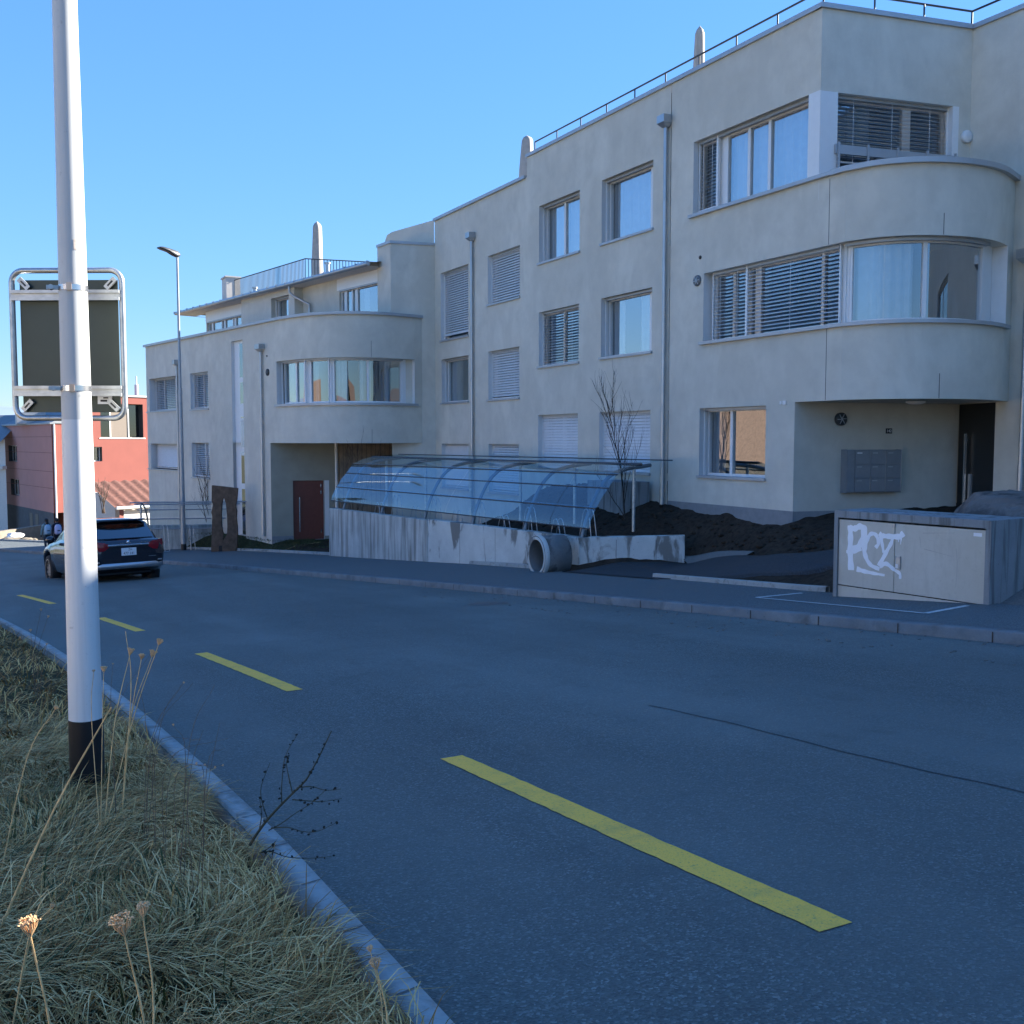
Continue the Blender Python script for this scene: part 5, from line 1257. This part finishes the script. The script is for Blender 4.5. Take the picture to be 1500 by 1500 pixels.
mb.face([(r0.x, r0.y, 1.25), (k0.x, k0.y, 2.6), (k1.x, k1.y, 2.6), (r1.x, r1.y, 1.25)]); mb.face([(r0.x, r0.y, 1.25), (k0.x, k0.y, 1.25), (k0.x, k0.y, 2.6)]); mb.build('roof', 'roofgrey', red)
mb = MB(); fbox(mb, FRd, 3.1, 15, 3.43, 3.56, -.3, .1); fbox(mb, FPk, 0, PL + .2, 1.2, 1.32, -.2, .15); mb.build('gutter', 'sheet', red)
mb = MB(); mb.tube([(FRd.p(.15, 1.2, .08)), FRd.p(.15, -7, .08)], .07, 8); mb.build('downpipe', 'pale', red)
p = rc_ + EV * 8.6 + GV * 3
mb = MB(); mb.tube([(p.x, p.y, 3.2), (p.x, p.y, 4.6)], .16, 10); mb.tube([(p.x, p.y, 4.6), (p.x, p.y, 5.3)], .05, 8); mb.build('chimney', 'pale', red)
p = rc_ + GV * 9 + EV * .6
mb = MB(); mb.tube([(p.x, p.y, 1.3), (p.x, p.y, 3.0)], .1, 8); q_ = rc_ + GV * 8 - EV * .3; mb.box(q_.x - .3, q_.x + 1.8, q_.y - 1.5, q_.y + 1.5, 1.3, 2.2); mb.build('dormer', 'sheet', red)

# pale garden wall, shed with tiles, low wall and rubble by the bend
def at(px, py, D):
    """point at depth D (metres ahead of the viewpoint) for laying out the far background"""
    a = (px - 750) / 1500; b = (750 - py) / 1500; p_ = R(4.004); fy = math.cos(p_) + b * math.sin(p_); uz = b * math.cos(p_) - math.sin(p_)
    yw = R(27.8); v = Vector((fy * math.sin(yw) + a * math.cos(yw), fy * math.cos(yw) - a * math.sin(yw), uz)); return v * (D / fy)
a, b = at(100, 720, 62), at(168, 723, 60)
FW = Fr([(a.x, a.y), (b.x, b.y)]); mb = MB(); fbox(mb, FW, 0, FW.len, -8, a.z, -.3, 0); o = mb.build('garden_wall', 'housewhite'); tag(o, 'pale rendered garden wall under the red house', 'wall')
c = FW.p(FW.len, 0); FW2 = Fr([(c.x, c.y), (c.x + 4.5, c.y + 3)])
sh = thing('shed', 'small shed with rust red roof tiles beside the red house', 'shed', (9.5, 62, -5))
p = at(170, 745, 58); FS = Fr([(p.x, p.y), (p.x + EV.x * 4.6, p.y + EV.y * 4.6)])
mb = MB(); wall(mb, FS, 0.5, 4.6, -7, -3.75); mb.build('wall', 'housewhite', sh)
mb = MB()
rows = []
for k in range(9):
    f = k / 8; rows.append([FS.p(u, -3.75 + 1.35 * f + .05 * math.sin(u * 9), .3 - 2.6 * f) for u in np.arange(-.3, 4.9, .09)])
mb.grid(rows, 0, True, False, True); mb.build('roof', 'rust_tile', sh)
mb = MB(); mb.tube([FS.p(-.2, -3.83, .33), FS.p(4.8, -3.83, .33)], .09, 8); mb.build('gutter', 'pale', sh)
a, b = at(-60, 786, 52), at(66, 776, 60); FLw = Fr([(a.x, a.y), (b.x, b.y)])
mb = MB(); fbox(mb, FLw, 0, FLw.len, -7, -4.95, -.3, 0); o = mb.build('low_wall', 'grit', None, .01); tag(o, 'low sandy wall along the far bend of the road', 'wall')
mb = MB(); q = random.Random(3)
for i in range(26):
    c = at(q.uniform(-10, 60), 790 + q.uniform(0, 6), 51.5); r0 = q.uniform(.06, .2); mb.blob(c, (r0 * 1.5, r0 * 1.2, r0 * .7), 0, i, .3, 5)
o = mb.build('rubble', 'grit'); o['kind'] = 'stuff'
c = at(22, 785, 50.5); mb = MB(); mb.blob(c, (.42, .25, .16), 0, 9, .3, 10); o = mb.build('sack', 'plate'); tag(o, 'white sack lying on the rubble by the far bend', 'sack')
# white house at the very left and its dark roof
wh = thing('house', 'white house with dark roof at the far left edge', 'house', (0, 90, -7))
a = at(-90, 700, 88); b = at(9, 700, 84); FWh = Fr([(a.x, a.y), (b.x, b.y)])
mb = MB(); wall(mb, FWh, 0, FWh.len, -9, .1); fbox(mb, FWh, 0, FWh.len, -2.35, -2.1, -.1, .3); mb.build('wall', 'housewhite', wh)
mb = MB(); mb.grid([[FWh.p(-1, -.1, .6), FWh.p(FWh.len + .3, -.1, .6)], [FWh.p(-1, 2.2, -4), FWh.p(FWh.len - 2.5, 2.2, -4)]], 0, False); mb.build('roof', 'roofgrey', wh)

# houses, conifer and hedge across the street: seen only as reflections; the pale houses are added for bounce light
nb_ = thing('house', 'old house with brown tiled roof across the street', 'house', (-14, 44, -5))
mb = MB(); mb.box(-19, -11.4, 36.5, 50, -7, -1.7); mb.build('wall', 'housewhite', nb_)
mb = MB(); rows = []
for k in range(26):
    f = k / 25; rows.append([(-10.6 - 4.6 * f, y, -2.0 + 5.4 * f + .05 * (k % 2) + .03 * math.sin(y * 14)) for y in np.arange(35.6, 51, .11)])
mb.grid(rows, 0, True); mb.face([(-15.2, 35.6, 3.4), (-15.2, 51, 3.4), (-19.8, 51, -2), (-19.8, 35.6, -2)]); mb.build('roof', 'tile', nb_)
mb = MB(); mb.tube([(-10.5, 35.6, -2.0), (-10.5, 51, -2.0)], .1, 8); mb.build('gutter', plain('gutter_red', (.35, .06, .04), .5), nb_)
for hy0, hy1, lab in ((-9, 4, 'unseen pale low house added across the street to bounce sun, nearest one up the hill'), (8, 20, 'unseen pale low house added to bounce sun, across the street opposite the entrance'), (23, 34, 'unseen pale low house added to bounce sun, across the street opposite the bike shelter')):  # added out of view as warm fill: sunlit walls facing the flats
    zb = float(zroad((hy0 + hy1) / 2)); hh2 = thing('house', lab, 'house', (-15, hy0, zb)); mb = MB(); mb.box(-22, -13, hy0, hy1, zb - 2, zb + 3.2); mb.build('wall', 'housewhite', hh2)
    mb = MB(); mb.face([(-12.4, hy0 - .5, zb + 3.0), (-17.5, hy0 - .5, zb + 5.3), (-17.5, hy1 + .5, zb + 5.3), (-12.4, hy1 + .5, zb + 3.0)]); mb.face([(-17.5, hy0 - .5, zb + 5.3), (-22.6, hy0 - .5, zb + 3.0), (-22.6, hy1 + .5, zb + 3.0), (-17.5, hy1 + .5, zb + 5.3)]); mb.build('roof', 'tile', hh2)
def conifer(x, y, z, hgt, label, seed):
    t = thing('conifer', label, 'tree', (x, y, z)); q = random.Random(seed); mb = MB(); mb.tube([(x, y, z), (x, y, z + hgt)], [.25, .03], 8); mb.build('trunk', 'bark', t)
    mb = MB()
    for i in range(150):
        f = q.random() ** .8; zz = z + 1.2 + f * (hgt - 1.4); L = (1 - f) * hgt * .27 + .3; a = q.uniform(0, 6.283); dx, dy = math.cos(a), math.sin(a)
        for k in range(12):
            s = q.uniform(.2, 1) * L; c = Vector((x + dx * s, y + dy * s, zz - s * .28)); w = .14 + .22 * (1 - s / L); e = Vector((q.uniform(-1, 1), q.uniform(-1, 1), q.uniform(-.5, .3))) * w; g_ = Vector((-dy, dx, q.uniform(-.4, .2))) * w
            mb.face([c - e, c + g_, c + e, c - g_])
    mb.build('crown', 'needle', t)
conifer(-7, 55, -6, 13, 'dark conifer across the street reflected in the bay window', 2)
conifer(-6, 16, -2.5, 7.0, 'slim dark conifer on the near side of the street', 5)

# ------------------------------------------------------------------ bare trees and shrubs
def branchy(name, label, cat, base, hgt, r0, seed, stems=1, mat='bark', spread=.35, levels=3, nb=7, trunkname='trunk', upward=.7, group=None, z_first=.3):
    t = thing(name, label, cat, tuple(base), group); q = random.Random(seed); tr = MB(); cr = MB()
    def grow(mb, p, d, L, r, lev):
        n = 6; pts = [p]; 
        for i in range(n):
            d = (d + Vector((q.uniform(-1, 1), q.uniform(-1, 1), q.uniform(-.3, .9) * upward)) * (.10 if lev == 0 else .17)).normalized(); pts.append(pts[-1] + d * L / n)
        mb.tube(pts, [max(.0016, r * (1 - .85 * i / n)) for i in range(n + 1)], 6 if lev < 2 else 4, cap=False)
        if lev < levels:
            k = nb if lev == 0 else max(2, nb - 3 - lev)
            for j in range(k):
                f = z_first + (1 - z_first) * (j + q.random() * .8) / k if lev == 0 else .2 + .75 * (j + q.random() * .7) / k
                f = min(f, .97); ii = int(f * n); pp_ = pts[ii].lerp(pts[min(ii + 1, n)], f * n - ii); a = q.uniform(0, 6.283)
                side = Vector((math.cos(a), math.sin(a), 0)); dd2 = (d * (1 - spread) + side * spread * 1.5 + Vector((0, 0, upward * .6))).normalized()
                grow(cr, pp_, dd2, L * q.uniform(.30, .55) * (1.15 - .45 * f), r * .45, lev + 1)
    for s in range(stems):
        a = q.uniform(0, 6.283); d = Vector((math.cos(a) * .16, math.sin(a) * .16, 1)).normalized() if stems > 1 else Vector((0.01, 0, 1))
        grow(tr, Vector(base) + Vector((q.uniform(-.1, .1), q.uniform(-.1, .1), 0)) * (stems > 1), d, hgt * q.uniform(.8, 1), r0, 0)
    tr.build(trunkname, mat, t); cr.build('branches', mat, t); return t
branchy('sapling', 'bare young tree in the soil bed behind the shelter end post', 'tree', (12.58, 18.55, -1.97), 3.2, .024, 21, 1, 'bark', .34, 2, 14, upward=1.4, z_first=.1)
branchy('shrub', 'bare twiggy shrub behind the low shelter, left of the sculpture', 'shrub', (8.1, 40.2, -3.6), 2.5, .02, 8, 7, 'shrub', .3, 2, 6, 'stems')
branchy('shrub', 'tall thin bare shrub at the back left end of the long shelter', 'shrub', (10.9, 31.6, -3.3), 3.6, .016, 14, 6, 'shrub', .22, 2, 5, 'stems')
branchy('shrub', 'leafless bush before the pale garden wall', 'shrub', tuple(at(152, 752, 57)), 1.7, .03, 19, 5, 'twig', .4, 2, 6, 'stems')

# ------------------------------------------------------------------ grass verge and dry weeds
def blades(name, n, area, zf, hmin, hmax, mat, seed, lie=.8, wid=.0035, dens=None):
    rg = np.random.default_rng(seed); pts = []
    while len(pts) < n:
        x, y = rg.uniform(area[0], area[1]), rg.uniform(area[2], area[3]) if dens is None else area[2] + (area[3] - area[2]) * rg.random() ** dens
        z = zf(x, y)
        if z is not None: pts.append((x, y, z))
    Pp = np.array(pts); L = rg.uniform(hmin, hmax, n)
    sw = np.sin(Pp[:, 0] * 3.1 + Pp[:, 1] * 1.7) * 1.2 + np.sin(Pp[:, 1] * 4.3 - Pp[:, 0] * 2.2) * 1.0
    an = sw + np.sin(Pp[:, 0] * 9 + 2 * np.sin(Pp[:, 1] * 7)) * .5 + rg.normal(0, .55, n); li = np.clip(rg.normal(lie, .28, n), .1, 1.45)
    cxn, syn = np.cos(an), np.sin(an); V = np.zeros((n, 7, 3)); W = wid * rg.uniform(.6, 1.3, n)
    for k, f in enumerate((0, .35, .7)):
        bend = li * (.45 + .8 * f); hz = L * f * np.sin(np.clip(bend, 0, 1.5)); vt = L * f * np.cos(np.clip(bend, 0, 1.52))
        w = W * (1 - .45 * f)
        for s in (0, 1):
            V[:, 2 * k + s, 0] = Pp[:, 0] + cxn * hz - syn * w * (1 if s else -1); V[:, 2 * k + s, 1] = Pp[:, 1] + syn * hz + cxn * w * (1 if s else -1); V[:, 2 * k + s, 2] = Pp[:, 2] + vt
    bend = np.clip(li * 1.3, 0, 1.62); V[:, 6, 0] = Pp[:, 0] + cxn * L * np.sin(bend); V[:, 6, 1] = Pp[:, 1] + syn * L * np.sin(bend); V[:, 6, 2] = Pp[:, 2] + np.maximum(L * np.cos(bend), .004)
    me = bpy.data.meshes.new(name); base = np.arange(n)[:, None] * 7
    q1 = base + np.array([[0, 1, 3, 2]]); q2 = base + np.array([[2, 3, 5, 4]]); t3 = base + np.array([[4, 5, 6]])
    me.from_pydata(V.reshape(-1, 3).tolist(), [], q1.tolist() + q2.tolist() + t3.tolist())
    me.materials.append(M[mat]); me.update(); o = bpy.data.objects.new(name, me); COL.objects.link(o); o['kind'] = 'stuff'; return o
VO = [-60, -14, -6, -3, -1.2, 0, .6, .965]; VZ = [-3, .1, .35, .30, .19, .10, .045, 0.]
def vz(x, y):
    s = y; cx_ = float(np.interp(s, S_, CX)); th = float(np.interp(s, S_, TH)); o = (x - cx_) / math.cos(th); s2 = s + o * -math.sin(th) * 0
    if o > .955: return None
    if o > .87 and (math.sin(y * 9) + math.sin(y * 23)) < .2: return None
    return float(zroad(s2)) + float(np.interp(o, VO, VZ)) - .005
blades('grass', 26000, (-2.2, 1.0, 1.6, 6.5), vz, .05, .16, 'grass', 1, 1.15, .0021, 1.1)
blades('matted_grass', 44000, (-2.2, .97, 1.6, 7.5), vz, .09, .28, 'straw_mat', 11, 1.40, .0019, 1.1)
blades('grass', 26000, (-6, 1.0, 6.3, 26), vz, .08, .22, 'grass', 2, 1.0, .0045, 1.4)
blades('grass', 3500, (-1.8, .6, 1.7, 6.0), vz, .06, .16, 'lawnblade', 3, .7, .003)
def lz(x, y):
    s = y; o = x - float(np.interp(s, S_, CX)); 
    if o < back(s) + .35 or x > 10.4: return None
    return site_z(x, y) * min(1, (o - back(s)) / .9) + (float(zroad(s)) + .1) * (1 - min(1, (o - back(s)) / .9))
blades('lawn_grass', 9000, (5.6, 10.6, 31.5, 44), lz, .04, .10, 'lawnblade', 4, .6, .006)

WG = 'dry weeds in the verge'
def weed(base, pts_list, heads, label, stem='straw', r0=.003, name='dry_weed'):
    t = thing(name, label, 'weed', base, WG); mb = MB()
    for pts, r in pts_list: mb.tube(catmull([Vector(p) for p in pts], 5), [r * (1 - .5 * i / max(1, (len(pts) - 1) * 5)) for i in range((len(pts) - 1) * 5 + 1)], 6)
    mb.build('stem', stem, t)
    for hc, up, s, sd2 in heads:
        q = random.Random(sd2); mb = MB(); up = Vector(up).normalized(); hc = Vector(hc)
        for k in range(26):
            a = q.uniform(0, 6.283); rr = q.uniform(.25, 1) ** .5; e = up.orthogonal().normalized(); f = up.cross(e); out = (e * math.cos(a) + f * math.sin(a)) * rr
            tip = hc + up * s * (1.0 - .25 * rr) + out * s * .46; mid = hc + up * s * .5 + out * s * .36
            mb.tube([hc, mid, tip], [s * .03, s * .035, s * .02], 4, cap=False)
            for _ in range(3):
                j = Vector((q.uniform(-1, 1), q.uniform(-1, 1), q.uniform(-.2, 1))) * s * .16; mb.tube([tip, tip + j], [s * .03, s * .045], 4)
        mb.build('seed_head', 'umbel', t)
    return t
def ray_pt(px, py, D): return at(px, py, D)
def ground_pt(x, y): z = vz(x, y); return Vector((x, y, z if z is not None else float(zroad(y))))
# near stems with umbels: (head pixel, depth, head size)
k_ = 0
for hpx, D, size, dx, lab in (((183, 1372), 1.75, .042, .10, 'near dry wild carrot stem with the biggest brown seed head'), ((210, 1345), 1.95, .030, -.05, 'dry wild carrot stem with small head just right of the biggest head'),
                              ((45, 1372), 1.7, .034, .07, 'dry wild carrot stem bent at the left edge of the verge'), ((552, 1421), 2.15, .026, .02, 'short dry umbel stem beside the white stone at the kerb'),
                              ((543, 1395), 2.2, .015, .03, 'thin dry stem with tiny head behind the umbel at the kerb')):
    k_ += 1; hp = ray_pt(*hpx, D); gp_ = ground_pt(hp.x + dx * .3, hp.y - .04 + .1 * dx); m1 = hp.lerp(gp_, .4) + Vector((.02, .01, 0))
    weed(tuple(gp_), [([gp_, m1, hp], .0030 if size > .02 else .0018)], [(hp, hp - m1, size, k_)], lab)
# cluster right of the pole
def cluster(tops, basepx, D, label, sd, stem='straw', r=.004):
    b = ray_pt(*basepx, D); bz = vz(b.x, b.y); b = Vector((b.x, b.y, (bz if bz is not None else b.z) - .01)); L = []; Hh = []
    for (tx, ty, hs, mx, my) in tops:
        tp = ray_pt(tx, ty, D + .05 * math.sin(tx)); md = ray_pt(mx, my, D); L.append(([b, md, tp], r * .66))
        if hs: Hh.append((tp, tp - md, hs, int(tx) + sd))
    return weed(tuple(b), L, Hh, label, stem)
cluster([(190, 960, .032, 168, 1060), (232, 945, .028, 196, 1050)], (150, 1165), 4.2, 'tall dry umbel stems just right of the black pole foot', 1)
cluster([(207, 966, .026, 192, 1050), (222, 963, .034, 190, 1060), (184, 925, 0, 192, 1010)], (175, 1110), 4.4, 'branching dry umbel stems leaning over the kerb right of the pole', 2)
cluster([(152, 985, .026, 150, 1060), (137, 985, .012, 134, 1050)], (146, 1180), 4.1, 'thin dry stems in front of the black pole foot', 3, r=.003)
cluster([(163, 1036, 0, 80, 1185)], (-12, 1330), 3.0, 'long pale stalk leaning across the pole foot from the left', 4, r=.007)
cluster([(80, 1040, .018, 40, 1110)], (-5, 1180), 3.6, 'slanting pale stalk left of the pole', 5, r=.004)
cluster([(68, 945, .014, 62, 975), (58, 965, .01, 55, 990)], (52, 1010), 6.6, 'small dry stem by the kerb behind the pole, left', 6, 'brownstem', .003)
cluster([(45, 925, .02, 48, 960), (70, 905, .02, 55, 955), (30, 935, .018, 46, 965), (60, 895, .02, 50, 950)], (50, 985), 8.2, 'dark bristly weed at the kerb left of the pole', 7, 'brownstem', .003)
cluster([(95, 1290, 0, 50, 1345), (75, 1330, .012, 45, 1375)], (5, 1440), 2.3, 'pale broken stalk low at the left edge', 8, r=.003)
q = random.Random(31)
for i in range(9):
    bx = q.uniform(165, 300); by = 1060 + (bx - 165) * .75 + q.uniform(10, 60); D = 4.4 - (bx - 165) / 135 * 1.2
    cluster([(bx + q.uniform(20, 110), by - q.uniform(60, 150), 0, bx + q.uniform(0, 30), by - q.uniform(30, 60)), (bx + q.uniform(-20, 60), by - q.uniform(50, 120), .008, bx + q.uniform(-8, 18), by - 40)], (bx, by), D, 'thin brown stalks tangled along the kerb edge', 40 + i, 'brownstem', .0018)
# dark seeded weed arching over the kerb
b = ground_pt(.93, 3.38); t = thing('dark_weed', 'dark branching weed with black seed clusters arching over the kerb', 'weed', tuple(b), WG)
D0 = 3.42; mb = MB(); sd3 = MB(); q = random.Random(77)
def wline(pts, r):
    P3 = [ray_pt(300 + x * .1733, 1050 + y * .1733, D0 - .15 * (x / 1400)) for x, y in pts]; c = catmull(P3, 6); n = len(c)
    mb.tube(c, [max(.0009, r * (1 - .7 * i / n)) for i in range(n)], 5, cap=False); return c
main = wline([(380, 1085), (440, 990), (530, 870), (640, 750), (740, 650), (850, 540), (900, 460), (970, 330), (1070, 120)], .0055)
subs = [wline(p, .0022) for p in ([(530, 860), (490, 740), (475, 600), (550, 390)], [(650, 740), (650, 580), (680, 340), (780, 150)], [(740, 640), (710, 510), (690, 400), (700, 350)], [(740, 700), (870, 710), (1000, 715), (1160, 690)], [(540, 960), (650, 900), (760, 820), (900, 730), (1020, 620)],
                                 [(560, 940), (700, 935), (830, 970), (960, 965), (1120, 890)], [(460, 960), (480, 830), (465, 700)], [(780, 600), (900, 590), (1020, 620), (1150, 610)], [(460, 1150), (560, 1140), (700, 1185), (900, 1195), (1070, 1180)], [(470, 1150), (540, 1110), (600, 1050)])]
for c in subs + [main[18:]]:
    for i in range(2, len(c)):
        if q.random() < .45: sd3.blob(c[i] + Vector((q.gauss(0, .004), q.gauss(0, .004), q.gauss(0, .004))), (q.uniform(.002, .006), q.uniform(.002, .005), q.uniform(.002, .005)), 0, i, .3, 4)
mb.build('stem', plain('weed_stem', (.05, .05, .03), .9), t); o = sd3.build('seeds', plain('weed_seed', (.016, .018, .016), .9), t); o['kind'] = 'stuff'
# white stone at the kerb
p = ray_pt(583, 1478, 2.25); gz_ = vz(p.x - .05, p.y); mb = MB(); mb.blob((p.x, p.y, (gz_ or p.z) + .012), (.03, .026, .022), 0, 12, .35, 8); o = mb.build('stone', 'whiterock'); tag(o, 'white broken stone on the grass beside the kerb', 'stone')
# manhole and gully
def round_cover(name, s, o, r, label):
    c = P(s, o, .03 * max(0, 1 - abs(o - 4.5) / 3.6) + .004); t = thing(name, label, 'manhole cover', tuple(c)); dn = P(s + .5, o) - P(s - .5, o); Mx = Vector((0, -dn.z, dn.y)).to_track_quat('Z', 'Y').to_matrix().to_4x4()
    mb = MB(); mb.lathe([(r, .0), (r * .92, .002), (r * .88, .001), (0.0, .0015)], c, 28, 0, Mx); mb.build('ring', 'dark', t)
    mb = MB()
    for k in range(-4, 5): mb.obox(c + Vector((k * r * .18 - .012, -r * .7 * math.sqrt(max(.05, 1 - (k / 5) ** 2)), .003)), (.024, 0, 0), Vector((0, 1, dn.z / dn.y)) * 1.4 * r * math.sqrt(max(.05, 1 - (k / 5) ** 2)), (0, 0, .003))
    mb.build('grating', 'gravel', t)
round_cover('manhole_cover', 13.25, 7.2, .32, 'round iron manhole cover in the road near the far kerb')
c = P(7.75, 1.3, .006); t = tag(MB().obox(c + Vector((-.14, -.2, .003)), (.28, 0, .002), (0, .4, -.0366), (0, 0, .004)).build('drain_grate', 'dark'), 'dark iron drain grate at the near kerb behind the pole', 'drain')
